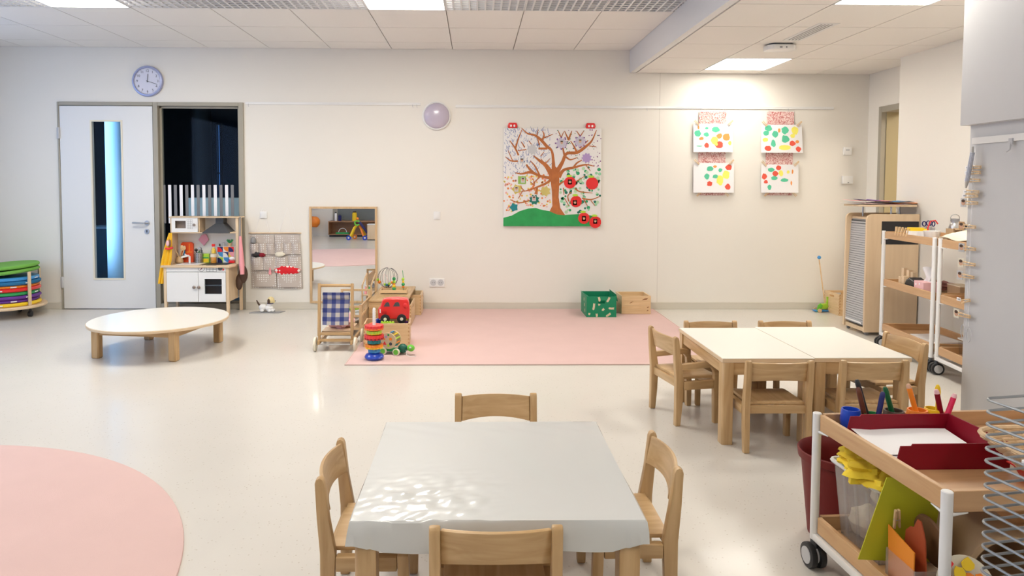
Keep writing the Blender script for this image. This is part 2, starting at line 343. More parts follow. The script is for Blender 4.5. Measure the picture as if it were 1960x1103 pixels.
# perforated tiles
b = B(); n = 10; p = T / n; th = .007
for k in range(n + 1):
    t = -T / 2 + k * p; e = th if 0 < k < n else th + .003
    b.box(max(t - e, -T / 2 + .001), min(t + e, T / 2 - .001), -T / 2 + .001, T / 2 - .001, 0, .012)
    b.box(-T / 2 + .001, T / 2 - .001, max(t - e, -T / 2 + .001), min(t + e, T / 2 - .001), .0005, .0115)
lat = b.build('perforated_tile', M['grille'], ceil); first = True
for i in range(-1, 10):
    for j in (0, 1):
        if i in (2, 6) or (CX0 + i * T + T > XS + .02 and False): continue
        cx = CX0 + (i + .5) * T; cy = -CY0 - 2 * T - (j + .5) * T
        if cx + T / 2 > XS + .35: continue
        if first: o = lat; first = False
        else: o = lat.copy(); C.objects.link(o); o.parent = ceil
        o.location = (cx, cy, HCE)
# light panels
def panel(x0, x1, y0, y1, z, label, m_='lamp'):
    t = thing('ceiling_light', label, 'light', ((x0 + x1) / 2, (y0 + y1) / 2, z), 0, 'square ceiling light panels')
    w2, h2 = (x1 - x0) / 2, (y1 - y0) / 2
    b = B(); f = .012; b.box(-w2, w2, -h2, -h2 + f, -.002, .014); b.box(-w2, w2, h2 - f, h2, -.002, .014); b.box(-w2, -w2 + f, -h2, h2, -.002, .014); b.box(w2 - f, w2, -h2, h2, -.002, .014)
    b.build('frame', M['grille'], t)
    b = B(); b.box(-w2 + f, w2 - f, -h2 + f, h2 - f, .001, .006); b.build('diffuser', M[m_], t)
py = -CY0 - 2 * T
panel(CX0 + 2 * T, CX0 + 3 * T, py - 2 * T, py, HCE, 'lengthened light panel in the ceiling nearest above the white door')  # runs two tiles; the unseen length is added to brighten the back wall
panel(CX0 + 6 * T, CX0 + 7 * T, py - 2 * T, py, HCE, 'lengthened light panel in the upper ceiling, second from the door side')  # likewise stretched out of view for a brighter back wall
panel(SX0, SX0 + T, -SY0 - T, -SY0, HSO, 'square light panel in the lowered ceiling just in front of the painted sheets', 'lamp2')
panel(SX0, SX0 + T, -SY0 - 5 * T, -SY0 - 4 * T, HSO, 'square light panel of the lowered ceiling cut by the top edge of the picture', 'lamp3')
k = 0
for yy in (-5.3, -8.4):
    for xx in (-3.05, -.55):
        k += 1; panel(xx - T / 2, xx + T / 2, yy - T / 2, yy + T / 2, HCE - .02, 'square light panel behind the camera field, ' + ('door' if xx < -1 else 'pillar') + ' side, ' + {-5.3: 'above the rug', -8.4: 'by the rear wall'}[yy])
panel(1.9, 2.5, -7.2, -6.6, HSO - .02, 'square light panel in the lowered ceiling behind the wire rack')
# vent and ceiling box
a0 = F(1514, 75, HSO); a1 = F(1600, 47, HSO)
t = thing('ceiling_vent', 'narrow slotted air vent in the lowered ceiling', 'vent', ((a0[0] + a1[0]) / 2 - .02, (a0[1] + a1[1]) / 2, HSO))
b = B(); b.box(-.075, .075, -.30, .30, -.003, .0); b.build('vent_frame', M['grille'], t, bevel=.001, seg=1)
for k in range(4):
    b = B(); x = -.045 + k * .026; b.box(x, x + .009, -.26, .26, -.0045, -.0025); b.build('slot', M['grey'], t)
cxy = F(1487, 99, HSO - .05)
t = thing('ceiling_sensor', 'white flat box mounted under the lowered ceiling beside the light panel', 'sensor', (cxy[0], cxy[1] - .05, HSO))
b = B(); b.prism([(-.07, -.06), (.07, -.06), (.1, -.03), (.1, .03), (.07, .06), (-.07, .06), (-.1, .03), (-.1, -.03)], 'Z', -.012, 0); b.build('mount', M['dgrey'], t)
b = B(); b.prism([(-.085, -.075), (.085, -.075), (.12, -.04), (.12, .04), (.085, .075), (-.085, .075), (-.12, .04), (-.12, -.04)], 'Z', -.052, -.012); hs = b.build('housing', M['white'], t, bevel=.008)
b = B(); b.box(-.03, -.01, -.078, -.074, -.042, -.03); b.build('lens', M['grey'], t); b = B(); b.box(.02, .03, -.078, -.074, -.042, -.03); b.build('lens', M['grey'], t)

# ---------------------------------------------------------------- door and side window
fy0, fy1 = -.018, .12
lx0, lx1 = W(118, 300)[0] - .005, -3.318; mx0, mx1 = lx1 + .006, -3.262; wx0, wx1 = -3.262, W(458, 300)[0]
b = B(); b.box(DX0, lx0 - .004, fy0, fy1, 0, DZ); b.box(mx0, mx1, fy0, fy1, 0, DZ); b.box(wx1, DX1, fy0, fy1, 0, DZ)
b.box(lx0 - .004, mx0, fy0, fy1, 2.105, DZ); b.box(mx1, wx1, fy0, fy1, 2.105, DZ); b.box(mx1, wx1, fy0, fy1, 0, .06)
d1 = struct('door_1', b, M['frame'], bevel=.003, seg=1)
gx0, gx1, gz0, gz1 = W(180, 400)[0] - .0, W(236, 400)[0], .322, 1.942
b = B()
b.box(lx0, gx0, -.012, .03, .008, 2.10); b.box(gx1, lx1, -.012, .03, .008, 2.10); b.box(gx0, gx1, -.012, .03, .008, gz0); b.box(gx0, gx1, -.012, .03, gz1, 2.10)
leaf = b.build('leaf', M['door'], d1)
b = B(); e = .014
b.box(gx0 - e, gx0 + .002, -.017, -.011, gz0 - e, gz1 + e); b.box(gx1 - .002, gx1 + e, -.017, -.011, gz0 - e, gz1 + e); b.box(gx0, gx1, -.017, -.011, gz0 - e, gz0 + .002); b.box(gx0, gx1, -.017, -.011, gz1 - .002, gz1 + e)
b.build('glazing_bead', M['cream'], leaf)
b = B(); b.box(gx0, gx1, .006, .012, gz0, gz1); b.build('pane', M['pane'], leaf)
hx, hz = W(283, 427)
b = B(); b.cyl((hx, -.012, hz), (hx, -.022, hz), .026, 20); b.cyl((hx, -.02, hz), (hx, -.06, hz), .009, 10); b.tube([(hx, -.06, hz), (hx - .03, -.062, hz), (hx - .13, -.06, hz + .004)], .010, 10); b.build('door_handle', M['steel'], leaf)
kx, kz = W(283, 443); b = B(); b.cyl((kx, -.012, kz), (kx, -.022, kz), .025, 20); b.mi = 1; b.cyl((kx, -.022, kz + .006), (kx, -.024, kz + .006), .009, 12); b.box(kx - .003, kx + .003, -.0235, -.022, kz - .016, kz); b.build('lock_rosette', [M['steel'], M['dgrey']], leaf)
for yy in (255, 540):
    z = W(120, yy)[1]; b = B(); b.box(lx0 - .028, lx0 + .004, -.024, -.012, z - .055, z + .055); b.cyl((lx0 - .004, -.026, z - .058), (lx0 - .004, -.026, z + .058), .008, 10); b.build('hinge', M['lgrey'], d1, bevel=.001, seg=1)
b = B(); e = .022
for q in ((wx0, wx0 + e, .06, 2.105), (wx1 - e, wx1, .06, 2.105)): b.box(q[0], q[1], .03, .05, q[2], q[3])
b.box(wx0, wx1, .03, .05, 2.083, 2.105); b.box(wx0, wx1, .03, .05, .06, .085)
w1 = struct('window_1', b, M['frame'], bevel=.002, seg=1)
b = B(); b.box(wx0 + e, wx1 - e, .037, .043, .085, 2.083); b.build('pane', M['pane'], w1)
for k in range(13):
    px = 308.2 + k * 10.95; x0 = W(px, 380)[0]; x1 = W(px + 5.9, 380)[0]
    b = B(); b.box(max(x0, wx0 + .023), min(x1, wx1 - .023), .0355, .0368, W(px, 428)[1] if k < 2 else W(px, 418)[1], W(px, 354)[1]); b.build('film_stripe', M['film_w'] if k % 2 else M['film_g'], w1)
# dim space behind the glazing
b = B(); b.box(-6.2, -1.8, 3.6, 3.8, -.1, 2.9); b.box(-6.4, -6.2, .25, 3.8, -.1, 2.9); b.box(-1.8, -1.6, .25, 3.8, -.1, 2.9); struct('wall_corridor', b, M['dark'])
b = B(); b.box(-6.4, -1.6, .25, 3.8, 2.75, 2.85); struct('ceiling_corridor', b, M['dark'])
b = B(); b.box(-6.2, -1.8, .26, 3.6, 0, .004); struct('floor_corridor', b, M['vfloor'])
def col(px0, px1, Y, m, label):
    x0, x1 = W(px0, 400, Y)[0], W(px1, 400, Y)[0]; b = B(); r = (x1 - x0) / 2
    b.cyl(((x0 + x1) / 2, Y + r * .2, 0), ((x0 + x1) / 2, Y + r * .2, 2.75), r, 32); return tag(b.build('round_column', m), label, 'column')
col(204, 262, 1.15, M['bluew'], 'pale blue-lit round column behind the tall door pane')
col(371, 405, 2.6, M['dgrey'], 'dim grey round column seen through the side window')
x0, z1 = W(418.5, 240, 3.4); x1, z0 = W(426, 378, 3.4)
b = B(); b.box(x0 - .02, x0, 3.3, 3.36, .9, z1 + .03); b.box(x1, x1 + .03, 3.3, 3.36, .9, z1 + .03); b.box(x0, x1, 3.3, 3.36, z1, z1 + .03); b.box(x0, x1, 3.3, 3.36, 1.46, 1.48); ws = struct('window_2', b, M['dark'])
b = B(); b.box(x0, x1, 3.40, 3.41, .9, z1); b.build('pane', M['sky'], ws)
x0, z1 = W(357, 379, .9); x1 = W(470, 400, .9)[0]
b = B(); b.box(x0, x1, .9, 1.25, 0, z1); tag(b.build('low_cupboard', M['mint'], bevel=.004), 'pale mint low cupboard behind the striped side window', 'cupboard')
x0, z1 = W(176, 438, 1.6); x1 = W(207, 400, 1.6)[0]
b = B(); b.box(x0 - .3, x1, 1.6, 1.9, 0, z1); b.mi = 1; b.box(x0 - .3, x1, 1.56, 1.9, z1, z1 + .03); tag(b.build('low_shelf', [mat('ledge_blue_grey', (.12, .20, .28), .6), M['bluew']]), 'blue-grey low ledge seen through the tall door pane', 'ledge')
# right-hand door opening
b = B(); fz = 2.11
b.box(XR - .012, XR + .24, DYa - .05, DYa, 0, fz); b.box(XR - .012, XR + .24, DYb, DYb + .04, 0, fz); b.box(XR - .011, XR + .239, DYb + .04, DYa - .05, fz - .06, fz)
d2 = struct('door_2', b, M['frame'], bevel=.003, seg=1)
b = B(); b.box(XR + .04, XR + .20, DYa - .058, DYa - .051, 0, fz - .06); b.build('jamb_panel', M['door2'], d2)
b = B(); b.box(XR + .2, 7, .02, .2, 0, 2.9); b.box(6.8, 7, -3.6, .2, 0, 2.9); b.box(XR + .2, 7, -3.7, -3.5, 0, 2.9); struct('wall_side_room', b, M['warm'])
area('side_room_light', (5.4, -1.4, 2.4), (0, 0, 0), 1, 1, 45, (1, .88, .72))

# ================================================================= WALL FITTINGS
def disc_at(px, py, r, Y=0): x, z = W(px, py, Y); return x, z
x, z = W(284, 156)
t = thing('wall_clock', 'round blue-rimmed wall clock above the white door', 'clock', (x, 0, z))
RX = Matrix.Rotation(PI / 2, 4, 'X')
b = B(); b.lathe([(.155, 0), (.158, .02), (.150, .032), (.138, .034), (.134, .022)], n=40, M=RX, caps=False); b.lathe([(0, .001), (.155, .001)], n=40, M=RX, caps=False); b.build('rim', M['clockr'], t)
b = B(); b.lathe([(.136, .02), (.001, .0205)], n=40, M=RX); b.build('dial', M['clockf'], t)
def text(name, s, size, loc, mat_, par=None, rot=(PI / 2, 0, 0), align='CENTER', ext=.0004):
    cu = bpy.data.curves.new(name, 'FONT'); cu.body = s; cu.size = size; cu.align_x = align; cu.align_y = 'CENTER'; cu.extrude = ext; cu.resolution_u = 2
    o = bpy.data.objects.new(name, cu); C.objects.link(o); dg = bpy.context.evaluated_depsgraph_get()
    me = bpy.data.meshes.new_from_object(o.evaluated_get(dg)); bpy.data.objects.remove(o)
    me.name = name; me.materials.clear(); me.materials.append(mat_); q = bpy.data.objects.new(name, me); C.objects.link(q); q.location = loc; q.rotation_euler = rot
    if par is not None: q.parent = par
    return q
for k in range(1, 13):
    a = PI / 2 - k * PI / 6; text('numeral', str(k), .036, (.105 * math.cos(a), -.0215, .105 * math.sin(a)), M['dgrey'], t)
b = B()
for k in range(60):
    a = k * PI / 30; r0 = .126 if k % 5 else .122; c = Matrix.Rotation(a, 4, 'Y'); b.box(-.0007, .0007, -.0222, -.0206, r0, .132, c)
b.build('minute_marks', M['dgrey'], t, kind='stuff')
for nm, an, L, w_ in (('hour_hand', 6, .075, .0022), ('minute_hand', 108, .105, .0018)):
    b = B(); b.box(-w_, w_, -.026, -.0245, -.012, L, Matrix.Rotation(R(an), 4, 'Y')); b.build(nm, M['black'], t)
x, z = W(836, 222)
t = thing('wall_lamp', 'round wall lamp with lilac dome between the two picture rails', 'lamp', (x, 0, z))
b = B(); b.lathe([(.147, 0), (.147, .02), (.138, .026), (.130, .02)], n=40, M=RX); b.build('base_ring', M['white'], t)
b = B(); b.lathe([(.131, .018)] + [(.131 * math.cos(a), .02 + .05 * math.sin(a)) for a in [R(k) for k in range(6, 91, 12)]] + [(0, .07)], n=40, M=RX); b.build('dome', M['sheet'], t)
# picture rails
for (p0, p1, lab) in ((470, 805, 'white picture rail on the back wall left of the round lamp'), (872, 1595, 'long white picture rail on the back wall right of the round lamp')):
    yy = 199 if p0 < 500 else 205; x0 = W(p0, 199)[0]; x1 = W(p1, 205)[0]; z0 = W(p0, 198)[1] if p0 < 500 else W(p0, 199)[1]; z1 = W(p1, 199)[1] if p0 < 500 else W(p1, 212)[1]
    z0 = z1 = (z0 + z1) / 2
    t = thing('picture_rail', lab, 'rail', ((x0 + x1) / 2, 0, z0))
    L = (x1 - x0) / 2; b = B(); b.box(-L, L, -.009, 0, -.013, .013); b.box(-L, L, -.013, -.009, .004, .013); b.box(-L, L, -.013, -.009, -.013, -.007); b.build('rail_profile', M['white'], t)
    for px in ((476, 790, 798) if p0 < 500 else (1238, 1341, 1386, 1471, 1508)):
        xx = W(px, 205)[0] - (x0 + x1) / 2; b = B(); b.tube([(xx, -.012, -.006), (xx, -.014, -.03), (xx + .006, -.016, -.038)], .0022, 6); b.build('hook', M['lgrey'], t)
RAILZ = z0
def plate(px0, py0, px1, py1, name, label, cat, d=.012, Y=0):
    x0, z1 = W(px0, py0, Y); x1, z0 = W(px1, py1, Y); t = thing(name, label, cat, ((x0 + x1) / 2, Y, (z0 + z1) / 2)); a, c = (x1 - x0) / 2, (z1 - z0) / 2
    b = B(); b.box(-a, a, -d, 0, -c, c); b.build('cover_plate', M['white'], t, bevel=.002); return t, a, c
t, a, c = plate(830, 405, 843, 420, 'light_switch', 'white light switch on the wall left of the tree picture', 'switch'); b = B(); b.box(-a * .72, a * .72, -.016, -.012, -c * .72, c * .72); b.build('rocker', M['white'], t, bevel=.001)
t, a, c = plate(498, 405, 512, 418, 'light_switch', 'white light switch above the hanging fabric organizers', 'switch'); b = B(); b.box(-a * .72, a * .72, -.016, -.012, -c * .72, c * .72); b.build('rocker', M['white'], t, bevel=.001)
t, a, c = plate(822, 533, 851, 549, 'wall_socket', 'white double wall socket low on the back wall', 'socket')
for s in (-1, 1):
    b = B(); b.lathe([(.033, .0125), (.031, .006), (.0, .006)], (s * a * .48, 0, 0), 20, RX); b.mi = 1; b.ball((s * a * .48 - .01, -.0125, 0), .004, 6); b.ball((s * a * .48 + .01, -.0125, 0), .004, 6); b.build('socket_insert', [M['lgrey'], M['dgrey']], t)
t, a, c = plate(1614, 282, 1629, 297, 'thermostat', 'small beige wall thermostat near the right corner', 'thermostat', .015); b = B(); b.box(-a * .5, a * .4, -.0165, -.015, c * .1, c * .5); b.build('display', M['lgrey'], t)
t, a, c = plate(1611, 337, 1629, 352, 'wall_sensor', 'white wall box below the thermostat', 'sensor', .035); b = B(); b.box(-a * .1, a * .2, -.0365, -.035, -c * .8, -c * .6); b.build('indicator', M['grey'], t)

# ---------------------------------------------------------------- tree canvas
x0, z1 = W(964, 246); x1, z0 = W(1148, 433); cw, ch = x1 - x0, z1 - z0; CYF = -.035
t = thing('tree_painting', 'square canvas with a painted four seasons tree and paper apples', 'painting', ((x0 + x1) / 2, 0, (z0 + z1) / 2))
def cc(u, v):   # crop coordinates of the canvas to local x,z
    return (u - 105) / 885 * cw - cw / 2, ch / 2 - (v - 128) / 888 * ch
b = B(); b.box(-cw / 2, cw / 2, CYF, -.005, -ch / 2, ch / 2); b.build('canvas', mat('canvas_white', (.78, .76, .74), .8, bump=.2, bscale=400), t, bevel=.003)
def stroke(b, pts, y=CYF - .0015):
    P = [(Vector(cc(p[0], p[1])), p[2] / 885 * cw / 2) for p in pts]
    # resample with a Catmull curve
    out = []
    for i in range(len(P) - 1):
        p0, p1, p2, p3 = P[max(i - 1, 0)], P[i], P[i + 1], P[min(i + 2, len(P) - 1)]
        for k in range(4):
            s = k / 4; q = .5 * ((2 * p1[0]) + (-p0[0] + p2[0]) * s + (2 * p0[0] - 5 * p1[0] + 4 * p2[0] - p3[0]) * s * s + (-p0[0] + 3 * p1[0] - 3 * p2[0] + p3[0]) * s ** 3)
            out.append((q, p1[1] * (1 - s) + p2[1] * s))
    out.append(P[-1]); L, Rr = [], []
    for i, (q, w_) in enumerate(out):
        d = out[min(i + 1, len(out) - 1)][0] - out[max(i - 1, 0)][0]
        d = d.normalized() if d.length else Vector((1, 0)); nn = Vector((-d.y, d.x)); L.append(q + nn * w_); Rr.append(q - nn * w_)
    for i in range(len(out) - 1):
        b.prism([L[i], L[i + 1], Rr[i + 1], Rr[i]], 'Y', y, CYF)
hill = [(105, 1016), (105, 940), (180, 920), (250, 880), (330, 855), (400, 850), (460, 868), (540, 880), (660, 912), (790, 905), (870, 910), (988, 940), (990, 1016)]
b = B(); b.prism([cc(*q) for q in hill], 'Y', CYF - .001, CYF); b.build('painted_hill', M['hill'], t)
b = B(); b.prism([cc(*q) for q in ((525, 880), (550, 830), (545, 700), (532, 600), (536, 500), (572, 470), (604, 500), (612, 600), (606, 750), (622, 850), (668, 916), (590, 908))], 'Y', CYF - .002, CYF); b.build('painted_trunk', M['bark'], t)
ST = [[(560, 540, 40), (555, 420, 22), (540, 330, 16), (495, 290, 24), (445, 235, 22), (385, 190, 16), (320, 175, 10), (265, 125, 3)], [(550, 560, 50), (490, 465, 32), (430, 420, 20), (375, 375, 5)],
      [(590, 520, 40), (640, 430, 26), (675, 355, 22), (770, 345, 24), (850, 290, 20), (905, 235, 12), (945, 140, 3)], [(605, 570, 36), (650, 505, 22), (740, 482, 18), (850, 455, 11), (930, 470, 3)],
      [(735, 485, 14), (770, 440, 12), (815, 415, 5)], [(545, 580, 26), (440, 560, 18), (350, 525, 22), (270, 540, 12), (210, 530, 4)], [(545, 580, 20), (500, 620, 18), (410, 660, 13), (330, 690, 9), (265, 700, 3)],
      [(412, 655, 10), (400, 725, 26)], [(165, 775, 4), (250, 803, 9), (345, 780, 8)], [(240, 372, 12), (210, 310, 12), (160, 240, 4)], [(212, 305, 14), (240, 215, 8), (270, 140, 3)], [(235, 425, 12), (170, 422, 9), (118, 385, 3)],
      [(310, 455, 12), (355, 512, 18), (430, 560, 16)], [(430, 550, 14), (390, 470, 10), (345, 420, 3)], [(500, 310, 16), (420, 310, 14)], [(450, 240, 16), (470, 190, 10), (455, 150, 3)], [(470, 215, 8), (550, 180, 3)],
      [(655, 365, 16), (640, 300, 8)], [(770, 345, 18), (740, 285, 9), (710, 240, 3)], [(690, 235, 18), (722, 150, 3)], [(690, 225, 12), (655, 150, 3)], [(625, 210, 8), (598, 150, 3)], [(627, 205, 7), (650, 155, 2)], [(795, 195, 8), (765, 150, 3)], [(800, 195, 8), (830, 150, 2)],
      [(605, 640, 16), (655, 605, 10), (700, 600, 6)], [(755, 670, 12), (800, 700, 8), (915, 712, 3)], [(820, 760, 12), (900, 772, 8), (985, 742, 3)], [(650, 665, 8), (655, 732, 3)], [(700, 790, 8), (690, 740, 7), (720, 705, 5)], [(850, 458, 6), (895, 512, 2)],
      [(670, 385, 14), (710, 410, 10), (775, 390, 3)], [(295, 300, 10), (265, 250, 4)], [(310, 320, 8), (232, 330, 3)], [(250, 650, 6), (300, 700, 6)], [(240, 765, 4), (280, 690, 6)], [(760, 610, 6), (850, 555, 3)], [(880, 285, 6), (945, 292, 2)], [(190, 430, 6), (145, 330, 3)], [(835, 770, 8), (870, 830, 3)], [(870, 235, 5), (800, 300, 8)], [(440, 380, 6), (470, 340, 2)],
      [(380, 300, 6), (330, 240, 3)], [(345, 610, 5), (385, 640, 6), (375, 590, 4)], [(440, 560, 9), (360, 640, 3)], [(430, 280, 8), (405, 190, 6), (420, 140, 2)], [(660, 760, 4), (700, 830, 4)], [(900, 780, 5), (940, 830, 2)], [(525, 400, 2), (480, 440, 8), (440, 400, 3)]]
for k, s in enumerate(ST):
    b = B(); stroke(b, [(p_[0], p_[1], p_[2] * 1.08 + 2.2) for p_ in s], CYF - .0012 - .00006 * k); b.build('painted_branch', M['bark'], t)
rnd = random.Random(3)
def inside(u, v, cx, cy, rx, ry): return ((u - cx) / rx) ** 2 + ((v - cy) / ry) ** 2 < 1
b = B()
for k in range(330):
    u, v = rnd.uniform(115, 530), rnd.uniform(135, 550)
    if v > 480 and u > 420: continue
    a = rnd.uniform(-.9, .9) - PI / 2 + (u - 330) / 600; L = rnd.uniform(12, 34); stroke(b, [(u, v, 4.4), (u + L * math.cos(a), v + L * math.sin(a), 1.8)], CYF - .0008)
b.build('painted_twigs', mat('twig_blue', (.12, .19, .42), .8), t, kind='stuff')
def dots(name, n, region, cols, r0, r1, cond):
    for ci, m_ in enumerate(cols):
        b = B(); k = 0
        while k < n:
            u, v = rnd.uniform(region[0], region[2]), rnd.uniform(region[1], region[3])
            if not cond(u, v): continue
            k += 1; r = rnd.uniform(r0, r1); c = cc(u, v); rr = r / 885 * cw; yy = CYF - .0006 - .00015 * ci
            b.prism([(c[0] + rr * math.cos(2 * PI * i / 8), c[1] + rr * math.sin(2 * PI * i / 8)) for i in range(8)], 'Y', yy, CYF)
        b.build(name, m_, t, kind='stuff')
dots('leaf_dabs', 26, (620, 480, 985, 900), [mat('leaf_dark', (.01, .16, .11), .7), mat('leaf_mid', (.03, .33, .14), .7), mat('leaf_pale', (.30, .62, .38), .7), mat('leaf_lt', (.45, .66, .42), .7)], 9, 17, lambda u, v: u > 620 + max(0, 520 - v) * 3)
dots('autumn_dabs', 55, (110, 540, 530, 920), [mat('dab_yellow', (.78, .62, .14), .7), mat('dab_orange', (.72, .22, .06), .7), mat('dab_pink', (.78, .40, .34), .7)], 6, 11, lambda u, v: v < 860 + (110 - u) * -.0 + (30 if u < 200 else -20))
dots('spring_dabs', 45, (560, 140, 985, 520), [mat('bud_green', (.05, .20, .08), .7), mat('bud_purple', (.25, .08, .25), .7)], 3, 6.5, lambda u, v: v < 300 + (u - 560) * .5)
def blob(name, u, v, r, m_, star=0, th=.004, ell=1, off=0, lab=None):
    c = cc(u, v); rr = r / 885 * cw; n = star * 2 if star else 20; b = B()
    b.prism([(c[0] + rr * (1 if not star or i % 2 else .7) * math.cos(2 * PI * i / n + off), c[1] + rr * ell * (1 if not star or i % 2 else .7) * math.sin(2 * PI * i / n + off)) for i in range(n)], 'Y', CYF - th, CYF); return b.build(name, m_, t, label=lab)
def photo(u, v, w_=36, h=46, m_=None):
    c = cc(u, v); a, e = w_ / 885 * cw / 2, h / 885 * ch / 2; b = B(); b.box(c[0] - a, c[0] + a, CYF - .006, CYF - .003, c[1] - e, c[1] + e)
    b.mi = 1; b.prism([(c[0] + a * .6 * math.cos(2 * PI * i / 10), c[1] + e * .1 + e * .6 * math.sin(2 * PI * i / 10)) for i in range(10)], 'Y', CYF - .0068, CYF - .006)
    b.mi = 2; b.box(c[0] - a * .62, c[0] + a * .62, CYF - .0074, CYF - .0068, c[1] + e * .35, c[1] + e * .8); b.build('small_photo', [m_ or M['lgrey'], M['skin'], M['dbrown']], t)
lm = mat('lilac_card', (.55, .50, .62), .8)
for u, v, r, m_, s_ in ((365, 320, 52, M['lgrey'], 9), (627, 262, 54, lm, 9), (797, 248, 56, lm, 9), (858, 395, 50, M['lilac'], 9), (485, 697, 52, mat('mustard_card', (.60, .50, .16), .8), 7), (225, 680, 48, mat('gold_card', (.62, .48, .12), .8), 5), (272, 597, 50, mat('leaf_card', (.28, .48, .10), .8), 4), (385, 775, 50, mat('teal_card', (.01, .17, .12), .8), 8), (200, 845, 42, M['teal'], 5)):
    blob('paper_flower', u, v, r, m_, s_)
for u, v in ((627, 262), (797, 248)):
    for k in range(8): a = k * PI / 4; blob('paper_dot', u + 52 * math.cos(a), v + 52 * math.sin(a), 6.5, mat('dotp', (.2, .08, .3), .7) if k == 0 else bpy.data.materials['dotp'], th=.006)
for u, v, r in ((708, 618, 54), (910, 625, 56), (765, 790, 52), (838, 942, 52), (942, 978, 54)):
    blob('paper_apple', u, v, r, M['red'], th=.006); blob('paper_leaf', u - 8, v - r - 6, 26, M['lime'], th=.007, ell=.4)
for u, v in ((270, 420), (630, 258), (797, 246), (280, 597), (222, 680), (382, 765), (708, 612), (755, 800), (838, 945), (942, 970)): photo(u, v)
for px, lab in ((981, 'red pot-shaped clip on the upper left edge of the tree canvas'), (1130, 'red pot-shaped clip on the upper right edge of the tree canvas')):
    x, z = W(px, 240); g = thing('canvas_clip', lab, 'clip', (x, 0, z1 + .003))
    b = B(); b.prism([(-.045, 0), (.045, 0), (.052, .02), (.045, .048), (-.045, .048), (-.052, .02)], 'Y', -.02, -.006); b.box(-.04, .04, -.022, -.004, .048, .056); b.build('pot', M['red'], g, bevel=.002)
    for s in (-.017, .017): b = B(); b.prism([(s + .01 * math.cos(2 * PI * i / 10), .024 + .013 * math.sin(2 * PI * i / 10)) for i in range(10)], 'Y', -.022, -.02); b.build('white_mark', M['paper'], g)

# ---------------------------------------------------------------- children's painted sheets on strips
def peg(name, label, loc, M3, group=None, parts=True, mt='pine'):
    t = thing(name, label, 'peg', loc, 0, group)
    for s in (-1, 1):
        b = B(); b.hull8([M3 @ Vector(p) for p in ((-.034, -.004, s * .001), (.034, -.004, s * .005), (.034, .004, s * .005), (-.034, .004, s * .001), (-.034, -.004, s * .007), (.034, -.004, s * .010), (.034, .004, s * .010), (-.034, .004, s * .007))]); b.build('peg_arm', M[mt], t)
    b = B(); b.tube([M3 @ Vector((0, .0055 * math.cos(a), .009 * math.sin(a))) for a in [k * PI / 4 for k in range(8)]], .0013, 5, closed=True); b.build('spring', M['steel'], t)
    return t
sheets = [((1326, 237, 1400, 292), 'left', 'upper'), ((1326, 312, 1402, 369), 'left', 'lower'), ((1455, 239, 1531, 293), 'right', 'upper'), ((1455, 315, 1525, 369), 'right', 'lower')]
g_, r_, y_, o_ = mat('finger_green', (.10, .55, .33), .7), mat('finger_red', (.78, .10, .06), .7), mat('finger_yellow', (.88, .82, .15), .7), mat('finger_orange', (.85, .32, .08), .7)
BL = [[(g_, 205, 320, 38, 40), (g_, 405, 280, 48, 30), (g_, 300, 335, 30, 25), (o_, 245, 380, 28, 18), (r_, 303, 455, 28, 28), (y_, 390, 400, 45, 45), (o_, 445, 350, 35, 30), (o_, 525, 365, 45, 45), (r_, 440, 450, 50, 40), (y_, 410, 440, 22, 22), (g_, 305, 265, 20, 14), (y_, 560, 430, 20, 25), (o_, 215, 255, 10, 22), (g_, 220, 463, 34, 7)],
      [(g_, 340, 715, 40, 32), (g_, 305, 800, 30, 35), (g_, 400, 800, 35, 25), (r_, 335, 882, 32, 30), (y_, 520, 780, 42, 50), (y_, 450, 840, 45, 60), (r_, 550, 700, 42, 32), (r_, 535, 915, 32, 35), (g_, 455, 730, 25, 22), (o_, 395, 690, 22, 15)],
      [(g_, 990, 265, 42, 35), (g_, 965, 320, 35, 30), (g_, 1062, 330, 38, 38), (g_, 1170, 290, 42, 42), (g_, 1170, 385, 45, 48), (g_, 1040, 435, 28, 42), (y_, 1280, 290, 40, 50), (y_, 1255, 350, 30, 25), (y_, 955, 393, 30, 25), (y_, 1160, 478, 70, 32), (r_, 980, 490, 40, 32), (r_, 1245, 433, 38, 32), (r_, 1308, 498, 32, 30), (o_, 1300, 415, 22, 20), (o_, 1107, 290, 16, 26)],
      [(g_, 1020, 725, 38, 25), (r_, 1105, 705, 30, 30), (r_, 1065, 770, 34, 30), (g_, 1052, 820, 38, 26), (r_, 945, 800, 30, 38), (r_, 960, 860, 24, 22), (g_, 1165, 843, 48, 22), (y_, 1130, 765, 28, 35), (y_, 1208, 752, 18, 20), (g_, 998, 920, 22, 32), (o_, 1258, 748, 10, 28), (o_, 1243, 872, 10, 28)]]
for side, pa, pb in (('left', 1336, 1388), ('right', 1465, 1517)):
    x0 = W(pa, 300)[0]; x1 = W(pb, 300)[0]; zt = W(pa, 214)[1]; zb = W(pa, 374)[1]
    b = B(); b.grid(lambda u, v: (x0 + (x1 - x0) * u, -.012 - .004 * math.sin(v * 9), zb + (zt - zb) * v), 2, 16, .0012)
    o = b.build('patterned_strip', M['scrib']); tag(o, 'long red scribble-patterned paper strip hanging behind the %s pair of painted sheets' % side, 'paper strip')
    b = B()
    for xx in (x0 + .005, x1 - .005): b.cyl((xx, -.014, zt - .01), (xx, -.014, RAILZ - .03), .0012, 5)
    b.build('hanging_cord', M['paper'], o)
